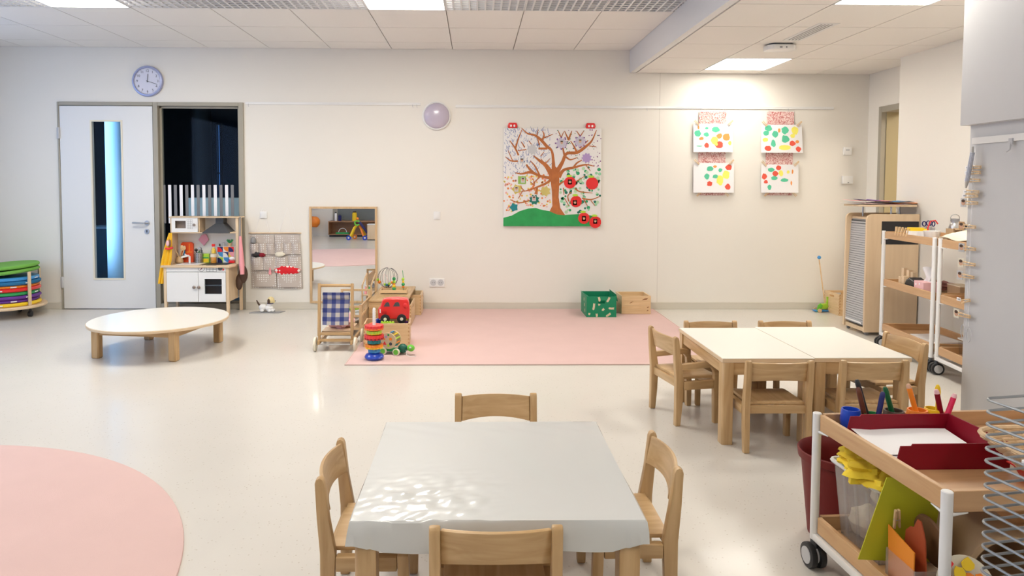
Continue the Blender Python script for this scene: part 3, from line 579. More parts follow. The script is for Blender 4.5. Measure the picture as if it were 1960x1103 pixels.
for (rect, sd, ud), bl in zip(sheets, BL):
    x0, z1 = W(rect[0], rect[1]); x1, z0 = W(rect[2], rect[3])
    t = thing('painted_sheet', '%s sheet with coloured finger-paint blobs on the %s strip' % (ud, sd), 'painting', ((x0 + x1) / 2, 0, (z0 + z1) / 2), 0, 'finger-painted sheets on the back wall')
    sk = .015 if sd == 'right' and ud == 'upper' else 0
    def P(u, v, off=0): return (x0 + (x1 - x0) * u + sk * (1 - v) * u, -.026 - .012 * (1 - v) ** 2 - .008 * math.sin(PI * u) - off, z0 + (z1 - z0) * v)
    b = B(); b.grid(lambda u, v: P(u, v), 8, 6, -.0006); b.build('sheet', M['paper'], t, world=True)
    for m_, bu, bv, ra, rb in bl:
        wx, wz = W(1300 + bu / 5.804, 200 + bv / 5.804, -.03); b = B(); n = 12
        uv = [((wx - x0 + ra / 5.804 / 187 * rnd.uniform(.8, 1.12) * math.cos(2 * PI * i / n)) / (x1 - x0), (wz - z0 + rb / 5.804 / 187 * rnd.uniform(.8, 1.12) * math.sin(2 * PI * i / n)) / (z1 - z0)) for i in range(n)]
        vs = [b.bm.verts.new(P(min(max(u, 0), 1), min(max(v, 0), 1), .0014)) for u, v in uv]; c0 = b.bm.verts.new(P((wx - x0) / (x1 - x0), (wz - z0) / (z1 - z0), .0016))
        for i in range(n): b.bm.faces.new((vs[i], vs[(i + 1) % n], c0))
        b.build('paint_blob', m_, t, world=True)
    for s in (0, 1):
        q = P(.12 + .76 * s, .99); rot = Matrix.Rotation(R(-45 if s else 45) + PI, 4, 'Y')
        peg('clothes_peg', 'wooden peg at the top %s corner of the %s sheet on the %s strip' % ('right' if s else 'left', ud, sd), (q[0] + (s * 2 - 1) * .02, -.038, q[2] + .012), rot)
for sd, pa, pb in (('left', 1336, 1388), ('right', 1465, 1517)):
    for s, px in ((0, pa), (1, pb)):
        x, z = W(px, 371); peg('clothes_peg', 'wooden peg at the bottom %s end of the %s patterned strip' % ('right' if s else 'left', sd), (x, -.036, z), Matrix.Rotation(R(-135 if s else 135) + PI, 4, 'Y'))

# ---------------------------------------------------------------- mirror
x0, z1 = W(592.5, 395.5); x1, z0 = W(723, 580)
t = thing('wall_mirror', 'tall wall mirror in a light oak frame', 'mirror', ((x0 + x1) / 2, 0, 0))
f = .022
b = B(); b.box(x0, x0 + f, -.024, 0, z0, z1); b.box(x1 - f, x1, -.024, 0, z0, z1); b.box(x0 + f, x1 - f, -.024, 0, z0, z0 + f); b.box(x0 + f, x1 - f, -.024, 0, z1 - f, z1); b.build('frame', M['oak'], t, bevel=.002, world=True)
b = B(); b.box(x0 + f, x1 - f, -.008, -.004, z0 + f, z1 - f); b.build('mirror_glass', M['mirror'], t, world=True)

# ---------------------------------------------------------------- hanging organizers
for k, (pa, pb, pc, pd, ytop, ybot, lab) in enumerate(((480, 525, 483, 531, 450, 551, 'left beige polka dot hanging organizer with pockets'), (526, 574, 532, 580, 449, 552, 'right beige polka dot hanging organizer with pockets'))):
    t = thing('hanging_organizer', lab, 'organizer', (W((pa + pb) / 2, 500)[0], 0, W(500, ybot)[1]), 0, 'fabric organizers beside the mirror')
    def P(u, v, off=0): # v 0 bottom 1 top
        px = (pc + (pd - pc) * u) * (1 - v) + (pa + (pb - pa) * u) * v; x, z = W(px, ybot + (ytop - ybot) * v); return (x, -.012 - off, z)
    b = B(); b.grid(lambda u, v: P(u, v, .003 * math.sin(u * 11)), 6, 6, -.003); b.build('backing', M['dots'], t, world=True)
    for (u0, u1, v0, v1) in ((.0, .32, .64, .86), (.34, .66, .64, .86), (.68, 1, .64, .86), (0, .49, .34, .60), (.51, 1, .34, .60), (.02, .98, .03, .29)):
        b = B(); b.grid(lambda u, v: P(u0 + (u1 - u0) * u, v0 + (v1 - v0) * v - .02 * v * math.sin(PI * u), .006 + (.012 + .018 * v) * math.sin(PI * u) ** .6), 8, 3, -.002); b.build('pocket', M['dots'], t, world=True)
    xa, za = W(pa - 3, 446); xb, zb = W(pb + 3, 446)
    b = B(); b.cyl((xa, -.012, za), (xb, -.012, za), .007, 10); b.build('wooden_rod', M['birchx'], t, world=True)
    xm, zm = W((pa + pb) / 2, 398)
    b = B(); b.tube([(xa + .06, -.012, za), (xm, -.006, zm), (xb - .06, -.012, za)], .0016, 5); b.build('cord', M['paper'], t, world=True)
def soft(name, label, cat, c, r, sc, m_, seed=1, amp=.25, n=14, rz=0):
    rd = random.Random(seed); ph = [rd.uniform(0, 6) for _ in range(4)]; b = B(); b.ball((0, 0, 0), r, n * 2)
    for v in b.bm.verts:
        d = v.co.normalized(); v.co *= 1 + amp * (math.sin(d.x * 6 + ph[0]) * math.sin(d.y * 5 + ph[1]) + .6 * math.sin(d.z * 9 + ph[2] + d.x * 4))
        v.co.x *= sc[0]; v.co.y *= sc[1]; v.co.z *= sc[2]
    b.xf(Matrix.Rotation(rz, 4, 'Z')); o = b.build(name, m_); o.location = c; return tag(o, label, cat)
def ws(px, py, Y): x, z = W(px, py, Y); return (x, Y, z)
soft('sock', 'black knitted item sticking out of the left organizer', 'sock', ws(492, 488, -.03), .05, (1.1, .25, .5), M['black'], 2)
soft('sock', 'crimson bundle next to the black knit in the left organizer', 'sock', ws(501, 488, -.035), .035, (1, .35, .6), M['dred'], 3)
soft('folded_cloth', 'red cloth with white dots in the right organizer bottom pocket', 'cloth', ws(550, 518, -.035), .13, (.95, .14, .38), M['reddots'], 4, .12)
soft('toy_fan', 'cream shell-shaped toy in the right organizer', 'toy', ws(536, 487, -.03), .045, (1.1, .25, .6), M['cream'], 5, .1)
b = B(); x, z = W(487, 462); b.lathe([(.028, 0), (.028, .03), (.02, .05), (.012, .055)], (x, -.035, z - .01), 14); tag(b.build('toy_jar', M['grey']), 'small grey capped toy jar in the top left organizer pocket', 'toy')
b = B(); x, z = W(519, 518); b.lathe([(.016, 0), (.012, .04), (.004, .07), (0, .072)], (x, -.04, z - .035), 10); tag(b.build('toy_cone', M['pink']), 'small pink cone toy in the lower left organizer pocket', 'toy')

# ================================================================= RUGS AND CARPET
RC = (-2.444, -5.29)
b = B(); b.lathe([(1.498, 0), (1.50, .003), (1.498, .008), (1.49, .010), (0, .010)], (RC[0], RC[1], 0), 128)
tag(b.build('round_rug', M['rug']), 'large round pink rug in the near left foreground', 'rug')
b = B(); b.box(-.93, 1.87, -2.262, -.03, 0, .008); t = b.build('pink_carpet', M['rug'], bevel=.002); tag(t, 'rectangular pink carpet along the back wall', 'carpet')
b = B(); e = .008; b.box(-.93 - e, 1.87 + e, -2.262 - e, -2.262, 0, .009); b.box(-.93 - e, -.93, -2.262, -.03, 0, .009); b.box(1.87, 1.87 + e, -2.262, -.03, 0, .009); b.build('stitched_edge', M['rugedge'], t, bevel=.002)

# ================================================================= TABLES
def rounded(x0, x1, y0, y1, r, n=5):
    P = []
    for cx, cy, a0 in ((x1 - r, y1 - r, 0), (x0 + r, y1 - r, 90), (x0 + r, y0 + r, 180), (x1 - r, y0 + r, 270)):
        for k in range(n + 1): a = R(a0 + 90 * k / n); P.append((cx + r * math.cos(a), cy + r * math.sin(a)))
    return P
t = thing('round_table', 'low round white-topped table on four beech legs', 'table', (-2.47, -1.78, 0), R(-9))
b = B(); b.lathe([(.505, .228), (.508, .234), (.508, .246), (.505, .2475)], n=96); b.build('table_edge', M['birchx'], t)
b = B(); b.lathe([(.504, .247), (.504, .2502), (0, .2503)], n=96); b.build('tabletop', M['bw'], t)
for sx in (-1, 1):
    for sy in (-1, 1):
        b = B(); c = .31; b.box(sx * c - .03, sx * c + .03, sy * c - .03, sy * c + .03, 0, .228); b.build('leg', M['beech'], t, bevel=.008, seg=1)
for q, m_ in (((-.28, .28, -.325, -.30), 'beechx'), ((-.28, .28, .30, .325), 'beechx'), ((-.325, -.30, -.28, .28), 'beechy'), ((.30, .325, -.28, .28), 'beechy')):
    b = B(); b.box(q[0], q[1], q[2], q[3], .175, .228); b.build('apron', M[m_], t, bevel=.002, seg=1)
def sq_table(name, label, x0, x1, y0, y1, h, top=True, group=None):
    t = thing(name, label, 'table', ((x0 + x1) / 2, (y0 + y1) / 2, 0), 0, group); a, c = (x1 - x0) / 2, (y1 - y0) / 2
    b = B(); b.box(-a, a, -c, c, h - .022, h - .002); b.build('table_edge', M['birchx'], t, bevel=.002, seg=1)
    b = B(); b.box(-a + .001, a - .001, -c + .001, c - .001, h - .002, h); b.build('tabletop', M['bw'], t)
    for sx in (-1, 1):
        for sy in (-1, 1):
            b = B(); px, py = sx * (a - .031), sy * (c - .031); e = .028; b.prism([(px - sx * e, py - sy * e), (px + sx * e, py - sy * e), (px + sx * e, py + sy * .02), (px + sx * .02, py + sy * e), (px - sx * e, py + sy * e)], 'Z', 0, h - .022); b.build('leg', M['beech'], t, bevel=.002, seg=1)
    for q, m_ in (((-a + .06, a - .06, -c + .012, -c + .032), 'beechx'), ((-a + .06, a - .06, c - .032, c - .012), 'beechx'), ((-a + .012, -a + .032, -c + .06, c - .06), 'beechy'), ((a - .032, a - .012, -c + .06, c - .06), 'beechy')):
        b = B(); b.box(q[0], q[1], q[2], q[3], h - .085, h - .022); b.build('apron', M[m_], t)
    return t
sq_table('square_table', 'square beech table under the clear glossy cover in the foreground', -.312, .436, -5.455, -4.728, .438)
sq_table('rectangular_table', 'white-topped beech table nearer the pink carpet, left of the joined pair', 1.236, 1.703, -3.812, -3.068, .44, group='pair of joined white tables')
sq_table('rectangular_table', 'white-topped beech table nearer the shelf trolleys, right of the joined pair', 1.706, 2.20, -3.80, -3.045, .44, group='pair of joined white tables')
# draped glossy cover
def cover():
    b = B(); x0, x1, y0, y1, h = -.317, .441, -5.461, -4.722, .4405
    n = 90; rd = random.Random(5)
    def top(u, v):
        x = x0 + (x1 - x0) * u; y = y0 + (y1 - y0) * v
        w_ = math.exp(-((u - .22) / .25) ** 2 - ((v - .14) / .22) ** 2)
        z = h + .0095 * w_ * (noise.noise(Vector((u * 9 + v * 3, v * 16 - u * 4, 1.3))) ** 2 - .03) + .0045 * w_ * noise.noise(Vector((u * 22, v * 34 - u * 9, 7.1))) + .003 * w_ + .0006 * math.exp(-((v - .9) / .1) ** 2) * math.sin(u * 25 + v * 50)
        return Vector((x, y, z))
    V = [[b.bm.verts.new(top(i / n, j / n)) for j in range(n + 1)] for i in range(n + 1)]
    for i in range(n):
        for j in range(n): b.bm.faces.new((V[i][j], V[i + 1][j], V[i + 1][j + 1], V[i][j + 1]))
    per = [V[i][0] for i in range(n)] + [V[n][j] for j in range(n)] + [V[i][n] for i in range(n, 0, -1)] + [V[0][j] for j in range(n, 0, -1)]
    cx, cy = (x0 + x1) / 2, (y0 + y1) / 2; prev = per; L = len(per)
    for lev, (dz, off) in enumerate(((.004, .003), (.03, .005), (.06, .006), (.082, .004))):
        ring = []
        for k, v in enumerate(per):
            d = Vector((v.co.x - cx, v.co.y - cy)); side = k // n; nx, ny = ((0, -1), (1, 0), (0, 1), (-1, 0))[side]; s = (k % n) / n
            corner = min(s, 1 - s); drop = dz * (1 - .28 * max(0, 1 - corner * 9)) if lev == 3 else dz
            wob = .0035 * math.sin(k * .233 + lev) * (lev / 3) + .002 * math.sin(k * .077)
            o = off + wob + (.006 * lev / 3 if corner < .06 else 0)
            ddx, ddy = nx * o, ny * o
            if k % n == 0: pnx, pny = ((0, -1), (1, 0), (0, 1), (-1, 0))[side - 1]; ddx += pnx * o; ddy += pny * o
            ring.append(b.bm.verts.new((v.co.x + ddx, v.co.y + ddy, h - drop)))
        for k in range(L): b.bm.faces.new((prev[k], prev[(k + 1) % L], ring[(k + 1) % L], ring[k]))
        prev = ring
    o = b.build('table_cover', M['cover']); return tag(o, 'glossy clear-grey plastic cover draped over the foreground table', 'table cover')
M['cover'] = mat('grey_oilcloth', (.60, .61, .60), .35, coat=1, bump=.05, bscale=25)
cover()

# ================================================================= CHAIRS
def bar(b, pts, wx):   # side plank: pts = (y,z) outline, extruded in x
    b.prism(pts, 'X', wx[0], wx[1])
def make_chair(label, arms=False, hs=.94):
    SZ = Matrix.Diagonal((1, .84, hs, 1))
    t = thing('child_chair', label, 'chair', group='small beech chairs')
    hw = .166
    for s in (-1, 1):
        xo = (s * hw, s * (hw - .028)); X = (min(xo), max(xo))
        b = B(); b.prism([(-.168, 0), (-.132, 0), (-.118, .12), (-.112, .25), (-.134, .36), (-.148, .470), (-.154, .483), (-.166, .489), (-.178, .483), (-.182, .470), (-.176, .36), (-.166, .25), (-.166, .12)], 'X', *X)
        b.xf(SZ).build('leg', M['beech'], t, bevel=.005)
        if not arms or True:
            b = B(); b.prism([(.105, 0), (.140, 0), (.142, .12), (.138, .244), (.098, .244), (.102, .12)], 'X', *X); b.xf(SZ).build('leg', M['beech'], t, bevel=.005)
        b = B(); b.box(X[0] + s * .0, X[1], -.112, .098, .195, .240); b.xf(SZ).build('side_rail', M['beechy'], t, bevel=.003)
        if arms:
            b = B(); b.prism([(-.135, .335), (.07, .345), (.115, .335), (.135, .30), (.14, .24), (.105, .24), (.10, .29), (.08, .312), (-.135, .305)], 'X', *X); b.xf(SZ).build('armrest', M['beechy'], t, bevel=.005)
    b = B(); b.grid(lambda u, v: (-.138 + .276 * u, -.135 + .29 * v, .262 - .006 * math.sin(PI * v * .8) * math.sin(PI * u) - (.004 if v > .95 else 0)), 8, 8, .014); b.xf(SZ).build('seat', M['beechx'] if False else M['beechy'], t, bevel=.002)
    b = B(); b.box(-.138, .138, .108, .126, .195, .246); b.xf(SZ).build('front_rail', M['beechx'], t, bevel=.002)
    b = B(); b.box(-.138, .138, -.150, -.132, .205, .247); b.xf(SZ).build('rear_rail', M['beechx'], t, bevel=.002)
    def P(u, v):
        x = -.139 + .278 * u; c = 1 - (2 * u - 1) ** 2; z0 = .372 + .012 * c; z1 = .474 + .003 * c; z = z0 + (z1 - z0) * v
        return (x, -.146 - .030 * c - .022 * v, z)
    b = B(); b.grid(P, 14, 4, .013); b.xf(SZ).build('backrest', M['beechx'], t, bevel=.003)
    return t
ch = make_chair('small beech chair at the far side of the covered foreground table')
at(ch, (.086, -4.573, 0), PI)
for x, y, rz, lab in ((.054, -5.381, 0, 'small beech chair at the near side of the covered table, cut by the picture edge'), (-.306, -5.08, R(-90), 'small beech chair at the left side of the covered foreground table'),
                      (.472, -5.02, R(90), 'small beech chair at the right side of the covered foreground table'), (1.475, -3.781, 0, 'small beech chair tucked under the near side of the left joined table'), (1.943, -3.771, 0, 'small beech chair at the near side of the right joined table, behind the crayons'),
                      (1.475, -3.073, PI, 'small beech chair behind the left joined table'), (1.945, -3.073, PI, 'small beech chair behind the right joined table'), (2.27, -3.422, R(95), 'small beech chair at the right end of the joined tables')):
    dup(ch, (x, y, 0), rz, lab)
ca = make_chair('small beech armchair at the left end of the joined tables', True, 1); at(ca, (1.192, -3.352, 0), R(-79))

# ================================================================= CUSHION CART
cx, cy = -4.60, -.37
t = thing('cushion_cart', 'round wooden cart on castors holding seat cushions at the left edge', 'cart', (cx, cy, 0))
b = B(); b.lathe([(.33, .095), (.333, .10), (.333, .115), (.33, .12), (0, .12)], n=48); b.build('platform', M['birchx'], t)
for a in (-82, -20, 60, 120, 200): a = R(a); b = B(); x, y = .302 * math.cos(a), .302 * math.sin(a); b.cbox((x, y, .285), (.028, .016, .33), a + PI / 2); b.build('upright', M['birch'], t, bevel=.003)
for a in (-80, -10, 100, 190): a = R(a); x, y = .25 * math.cos(a), .25 * math.sin(a); b = B(); b.cyl((x - .012, y, .028), (x + .012, y, .028), .028, 14); b.cyl((x, y, .03), (x, y, .095), .012, 8); b.build('castor', M['black'], t)
zz = .12; kk = 0
cg = mat('cushion_green', (.16, .42, .06), .7); cd = mat('cushion_petrol', (.01, .14, .30), .7)
for nm, m_, th in (('yellow', M['yellow'], .035), ('lower purple', M['purple'], .033), ('upper purple', M['purple'], .033), ('dark green', M['green'], .04), ('red', M['red'], .035), ('orange', M['orange'], .028), ('lower blue', cd, .038), ('upper blue', M['lblue'], .036)):
    b = B(); r = .28 - .006 * (kk % 2); b.lathe([(r - .012, 0), (r, .010), (r, th - .012), (r - .012, th - .001), (0, th - .001)], n=40)
    o = b.build('round_cushion', m_); o.location = (cx + .004 * (-1) ** kk, cy, zz); tag(o, 'round %s seat cushion in the cushion cart stack' % nm, 'cushion', 'cushions in the round cart'); WM[o] = Matrix.Identity(4)
    b = B(); a = R(-70 + 25 * (kk % 4)); b.cbox((r * math.cos(a), r * math.sin(a), th * .5), (.004, .05, .01), a); b.build('tag', M['paper'], o)
    zz += th; kk += 1
for nm, dz, tl in (('lower lime', .0, -5), ('topmost lime', .085, -3)):
    b = B(); r = .277; b.lathe([(r - .012, 0), (r, .010), (r, .024), (r - .012, .034), (0, .034)], n=40); o = b.build('round_cushion', cg); o.location = (cx, cy, zz + dz * .6 + .028); o.rotation_euler = (R(2), R(tl), 0)
    tag(o, '%s green round seat cushion lying tilted on the cushion cart' % nm, 'cushion', 'cushions in the round cart')
#@@PART2
# ================================================================= PLAY KITCHEN
KF, KU, KB = -.33, -.21, -.045     # planes: lower front, upper front, rear
def wx(px, Y): return W(px, 500, Y)[0]
def wz(py, Y, px=390): return W(px, py, Y)[1]
kx0, kx1 = -3.09, -2.445; kc = (kx0 + kx1) / 2
t = thing('play_kitchen', 'white and birch toy kitchen standing in front of the side window', 'toy kitchen', (kc, -.19, 0)); L = lambda x: x - kc; YL = lambda y: y + .19
KH = wz(415, KU); KC = wz(509, KF, 330) + .004
def kb(name, x0, x1, y0, y1, z0, z1, m_, par=None, bev=.002): b = B(); b.box(x0, x1, y0, y1, z0, z1); return b.build(name, M[m_], par or t, bevel=bev, seg=1, world=True)
for x0, x1, y0, y1, top in ((kx0, kx0 + .028, KF, KF + .028, KC - .02), (kx1 - .03, kx1 - .002, KF, KF + .028, KC - .02), (kx0 + .005, kx0 + .03, KB - .028, KB, KH), (kx1 + .012, kx1 + .04, KB - .028, KB, KH)): kb('leg', x0, x1, y0, y1, 0, top, 'birch')
z0, zd, zp = wz(578, KF), wz(521, KF), KC - .02
kb('front_panel', kx0 + .028, kx1 - .03, KF, KF + .012, zd + .002, zp, 'white')
kb('side_panel', kx1 - .014, kx1 - .002, KF + .028, KB - .03, z0, zp, 'birch'); kb('side_panel', kx0 + .002, kx0 + .014, KF + .028, KB - .03, z0, zp, 'birch'); kb('bottom_board', kx0 + .014, kx1 - .014, KF + .014, KB - .03, z0, z0 + .012, 'birchx'); kb('back_panel', kx0 + .02, kx1 + .01, KB - .008, KB, z0, KH, 'white')
b = B(); r = [(kx0 - .02, KF - .02), (kx1 + .01, KF - .02), (kx1 + .045, KF + .06), (kx1 + .045, KB), (kx0 - .02, KB)]; b.prism(r, 'Z', KC - .02, KC); b.build('worktop', M['birchx'], t, bevel=.002, world=True)
xm = wx(379, KF)
dl = kb('door', kx0 + .031, xm - .002, KF - .004, KF + .012, z0, zd - .002, 'white')
b = B(); x1_, x2_ = wx(391, KF), wx(424, KF); za, zb = wz(563, KF), wz(534, KF)
for q in ((xm + .002, x1_, z0, zd - .002), (x2_, kx1 - .033, z0, zd - .002), (x1_, x2_, z0, za), (x1_, x2_, zb, zd - .002)): b.box(q[0], q[1], KF - .004, KF + .012, q[2], q[3])
dr = b.build('oven_door', M['white'], t, world=True)
b = B(); b.box(x1_, x2_, KF + .004, KF + .006, za, zb); b.build('pane', M['pane'], dr, world=True)
b = B(); b.box(x1_ - .03, x2_ + .02, KF + .08, KF + .09, za - .02, zb + .02); b.build('oven_back', M['dbrown'], t, world=True)
b = B(); zz_ = wz(547, KF); b.box(x1_ - .03, x2_ + .02, KF + .02, KF + .08, zz_ - .004, zz_); b.build('oven_shelf', M['steel'], t, world=True)
for px, o in ((373, dl), (382, dr)):
    x, z = W(px, 549.5, KF); b = B(); b.lathe([(.006, 0), (.006, .01), (.015, .014), (.016, .022), (.010, .027), (0, .028)], (x, KF - .004, z), 16, RX); b.build('knob', mat('pewter', (.30, .24, .20), .35, .6) if 'pewter' not in bpy.data.materials else bpy.data.materials['pewter'], o, world=True)
# printed dials
x, z = W(385.5, 513.5, KF); b = B(); b.tube([(x + .032 * math.cos(a), KF - .001, z + .032 * math.sin(a)) for a in [k * PI / 12 for k in range(24)]], .0016, 5, closed=True); b.build('dial_ring', M['dgrey'], t, world=True)
b = B(); b.cbox((x + .004, KF - .0015, z), (.006, .002, .042), ry=R(35)); b.build('dial_pointer', M['dred'], t, world=True)
xa, xb = wx(395, KF), wx(414, KF); za_, zb_ = wz(520, KF), wz(508, KF); b = B()
for k in range(4): zq = za_ + (zb_ - za_) * k / 3; b.box(xa, xb, KF - .0015, KF, zq - .0012, zq + .0012)
for k in range(4): xq = xa + (xb - xa) * k / 3; b.box(xq - .0012, xq + .0012, KF - .0015, KF, za_, zb_)
b.build('printed_grid', M['dgrey'], t, world=True, kind='stuff')
x, z = W(422, 513.5, KF); b = B(); b.lathe([(.022, 0), (.022, .012), (0, .014)], (x, KF, z), 18, RX); b.build('control_knob', M['dgrey'], t, world=True)
b = B(); b.cbox((x + .028, KF - .001, z - .014), (.014, .002, .02), ry=R(30)); b.build('red_mark', M['red'], t, world=True)
# upper section
ux0, ux1 = wx(327, KU), wx(452, KU); zm = wz(444.5, KU)
kb('top_board', ux0 - .012, ux1 + .035, KU - .01, KB, KH - .012, KH, 'birchx'); kb('shelf', ux0, ux1, KU, KB - .008, zm - .012, zm, 'birchx')
kb('upright', ux0, ux0 + .012, KU, KB - .028, KC, KH - .012, 'birch'); kb('upright', ux1 - .002, ux1 + .026, KU, KU + .02, KC, KH - .012, 'birch'); xk = wx(380, KU); kb('divider', xk, xk + .012, KU + .01, KB - .008, zm, KH - .012, 'birch')
a0, a1, c0, c1 = wx(336.5, KU), wx(357, KU), wz(437, KU), wz(423, KU); b = B(); mx0, mx1_ = ux0 + .014, xk - .001
for q in ((mx0, a0, zm, KH - .012), (a1, mx1_, zm, KH - .012), (a0, a1, zm, c0), (a0, a1, c1, KH - .012)): b.box(q[0], q[1], KU - .003, KU + .009, q[2] + .001, q[3] - .001)
mw = b.build('microwave_door', M['white'], t, world=True)
b = B(); b.box(a0 - .01, a1 + .01, KU + .05, KU + .055, c0 - .01, c1 + .01); b.build('microwave_back', mat('taupe', (.33, .26, .22), .6), t, world=True)
b = B(); xa, xb, za_, zb_ = wx(359.5, KU), wx(369.5, KU), wz(438.5, KU), wz(420.5, KU)
for k in range(6): zq = za_ + (zb_ - za_) * k / 5; b.box(xa, xb, KU - .0045, KU - .003, zq - .001, zq + .001)
for k in range(4): xq = xa + (xb - xa) * k / 3; b.box(xq - .001, xq + .001, KU - .0045, KU - .003, za_, zb_)
b.build('printed_keypad', M['grey'], mw, world=True, kind='stuff')
x, z = W(373, 430.5, KU); b = B(); b.lathe([(.005, 0), (.005, .01), (.014, .014), (.014, .022), (0, .026)], (x, KU - .003, z), 16, RX); b.build('knob', bpy.data.materials['pewter'], mw, world=True)
# hood
b = B(); hxa, hxb, hz0, hz1 = wx(389, KU), wx(441, KU), wz(445, KU), wz(428, KU); txa, txb = wx(410, KU), wx(425, KU)
b.hull8([(hxa, KU - .02, hz0), (hxb, KU - .02, hz0), (hxb, KB - .01, hz0), (hxa, KB - .01, hz0), (txa, KU + .05, hz1), (txb, KU + .05, hz1), (txb, KB - .01, hz1), (txa, KB - .01, hz1)]); b.box(txa, txb, KU + .05, KB - .01, hz1, KH - .012); b.box(hxa, hxb, KU - .02, KB - .01, hz0 - .008, hz0)
b.build('cooker_hood', M['dgrey'], t, bevel=.002, seg=1, world=True)
b = B(); x0, x1 = wx(340, -.25), wx(381, -.25); b.prism([(x0, KF + .03), (x1, KF + .03), (x1 + .01, KB - .06), (x0, KB - .06)], 'Z', KC, KC + .004); b.build('sink', M['white'], t, bevel=.001, seg=1, world=True)
b = B(); b.lathe([(.05, 0), (.04, .001), (0, .0012)], ((x0 + x1) / 2, -.22, KC + .004), 20); b.build('sink_bowl', M['lgrey'], t, world=True)
b = B(); x0, x1 = wx(388, -.25), wx(437, -.25); b.box(x0, x1, KF + .03, KB - .06, KC, KC + .003); b.build('hob', M['black'], t, world=True)
x = wx(363, -.2); b = B(); b.tube([(x, -.2, KC), (x, -.2, KC + .075), (x - .008, -.205, KC + .085), (x - .07, -.23, KC + .07)], .010, 10); b.tube([(x, -.2, KC + .07), (x - .05, -.2, KC + .1)], .006, 8); b.build('tap', M['white'], t, world=True)
# kitchen items (worktop level KC)
def item(name, label, cat, x, y, z, parts, rz=0, group=None):
    g = thing(name, label, cat, (x, y, z), rz, group)
    for nm, m_, fn in parts:
        b = B(); fn(b); b.build(nm, M[m_] if isinstance(m_, str) else m_, g)
    return g
KT = KC + .0045
def fx(px, Y): return wx(px, Y)
item('utensil_bunch', 'bunch of wooden spoons standing in a wooden pot in the play kitchen', 'utensils', fx(344, -.12), -.12, KT, [('pot', 'pine', lambda b: b.lathe([(.035, 0), (.038, .02), (.026, .06), (.024, .055), (0, .02)], n=16)), ('wooden_spoon', 'piney', lambda b: (b.tube([(0, 0, .02), (-.02, 0, .09), (-.045, 0, .14)], .006, 6), b.ball((-.052, 0, .155), .024, 8, (.8, .4, 1.5)))), ('wooden_spoon', 'pine', lambda b: (b.tube([(0, 0, .02), (.012, 0, .10), (.02, 0, .13)], .006, 6), b.ball((.025, 0, .15), .024, 8, (.8, .4, 1.3)))), ('wooden_spoon', 'pine', lambda b: (b.tube([(0, .005, .02), (.03, .005, .09), (.045, .005, .14)], .005, 6), b.ball((.05, .005, .15), .016, 8, (.8, .4, 1.5))))])
def rackred(b):
    b.prism([(-.062, 0), (.062, 0), (.062, .19), (.045, .205), (-.045, .205), (-.062, .19)], 'Y', -.012, .012)
item('toy_tray', 'orange-red plastic toy tray leaning on the play kitchen back wall', 'toy', fx(359, -.075), -.072, KT, [('tray', mat('orange_red', (.80, .09, .02), .4), rackred), ('ridge', 'orange', lambda b: (b.box(-.03, .05, -.016, -.012, .10, .11), b.box(.02, .03, -.016, -.012, .11, .19))), ('toy_knife', 'lblue', lambda b: b.box(-.03, -.015, -.03, -.022, .06, .17)), ('toy_pan', 'mbrown', lambda b: b.lathe([(.03, 0), (.032, .02), (0, .02)], (-.02, -.035, .05), 14))])
def perf(b):
    b.lathe([(.042, 0), (.042, .105), (.040, .105), (.040, .004), (0, .004)], n=24)
def holes(b):
    for i in range(14):
        for j in range(6):
            a = 2 * PI * i / 14; b.cbox((.0425 * math.cos(a), .0425 * math.sin(a), .012 + j * .015), (.001, .008, .008), a)
g = item('utensil_holder', 'perforated steel holder full of toy utensils in the play kitchen', 'holder', fx(381, -.13), -.13, KT, [('cup', 'steel', perf), ('holes', 'dgrey', holes), ('ladle', 'black', lambda b: (b.cyl((-.02, 0, .02), (-.026, 0, .12), .004, 6), b.ball((-.028, 0, .13), .018, 8))), ('whisk', 'steel', lambda b: (b.cyl((.008, 0, .02), (.01, 0, .12), .003, 6), b.ball((.012, 0, .14), .02, 8, (1, 1, 1.2)))), ('spatula', 'green', lambda b: b.cbox((.0, .015, .11), (.02, .003, .06))), ('toy_knife', 'dgrey', lambda b: b.cbox((.03, 0, .10), (.012, .003, .06)))])
for c in g.children:
    if c.name.startswith('holes'): c['kind'] = 'stuff'
item('pot_holder', 'pink quilted pot holder hanging from the play kitchen back panel', 'pot holder', fx(391, KB - .02), KB - .02, wz(450, KB - .02), [('cloth', mat('pot_holder_pink', (.75, .35, .45), .9), lambda b: b.prism([(0, -.11), (.05, -.05), (.03, .0), (.012, .01), (-.02, .0), (-.055, -.05)], 'Y', -.006, .004)), ('loop', 'mbrown', lambda b: b.tube([(.01, 0, 0), (.02, 0, .012), (.03, 0, -.005)], .002, 5))])
item('toy_box', 'lime green toy food box behind the juice bottle', 'box', fx(396, -.10), -.10, KT, [('box', 'lime', lambda b: b.box(-.035, .03, -.02, .02, 0, .09)), ('flap', 'green', lambda b: b.box(-.03, .025, -.022, -.02, .045, .055)), ('print', 'yellow', lambda b: b.box(-.03, .025, -.0215, -.02, .004, .04))])
item('toy_bottle', 'clear bottle with orange drink and red cap on the toy hob', 'bottle', fx(409, -.15), -.15, KC + .0035, [('juice', 'juice', lambda b: b.lathe([(.026, .002), (.028, .01), (.028, .06), (.027, .062), (0, .062)], n=20)), ('label_band', 'gold', lambda b: b.lathe([(.0315, .062), (.0315, .095)], n=20, caps=False)), ('bottle', 'clear', lambda b: b.lathe([(.029, 0), (.031, .01), (.031, .11), (.026, .135), (.013, .165), (.013, .175)], n=20)), ('drink_top', 'yellow', lambda b: b.lathe([(.025, .1), (.02, .135), (.01, .16), (0, .16)], n=16)), ('cap', 'red', lambda b: b.lathe([(.017, .17), (.017, .195), (0, .195)], n=16))])
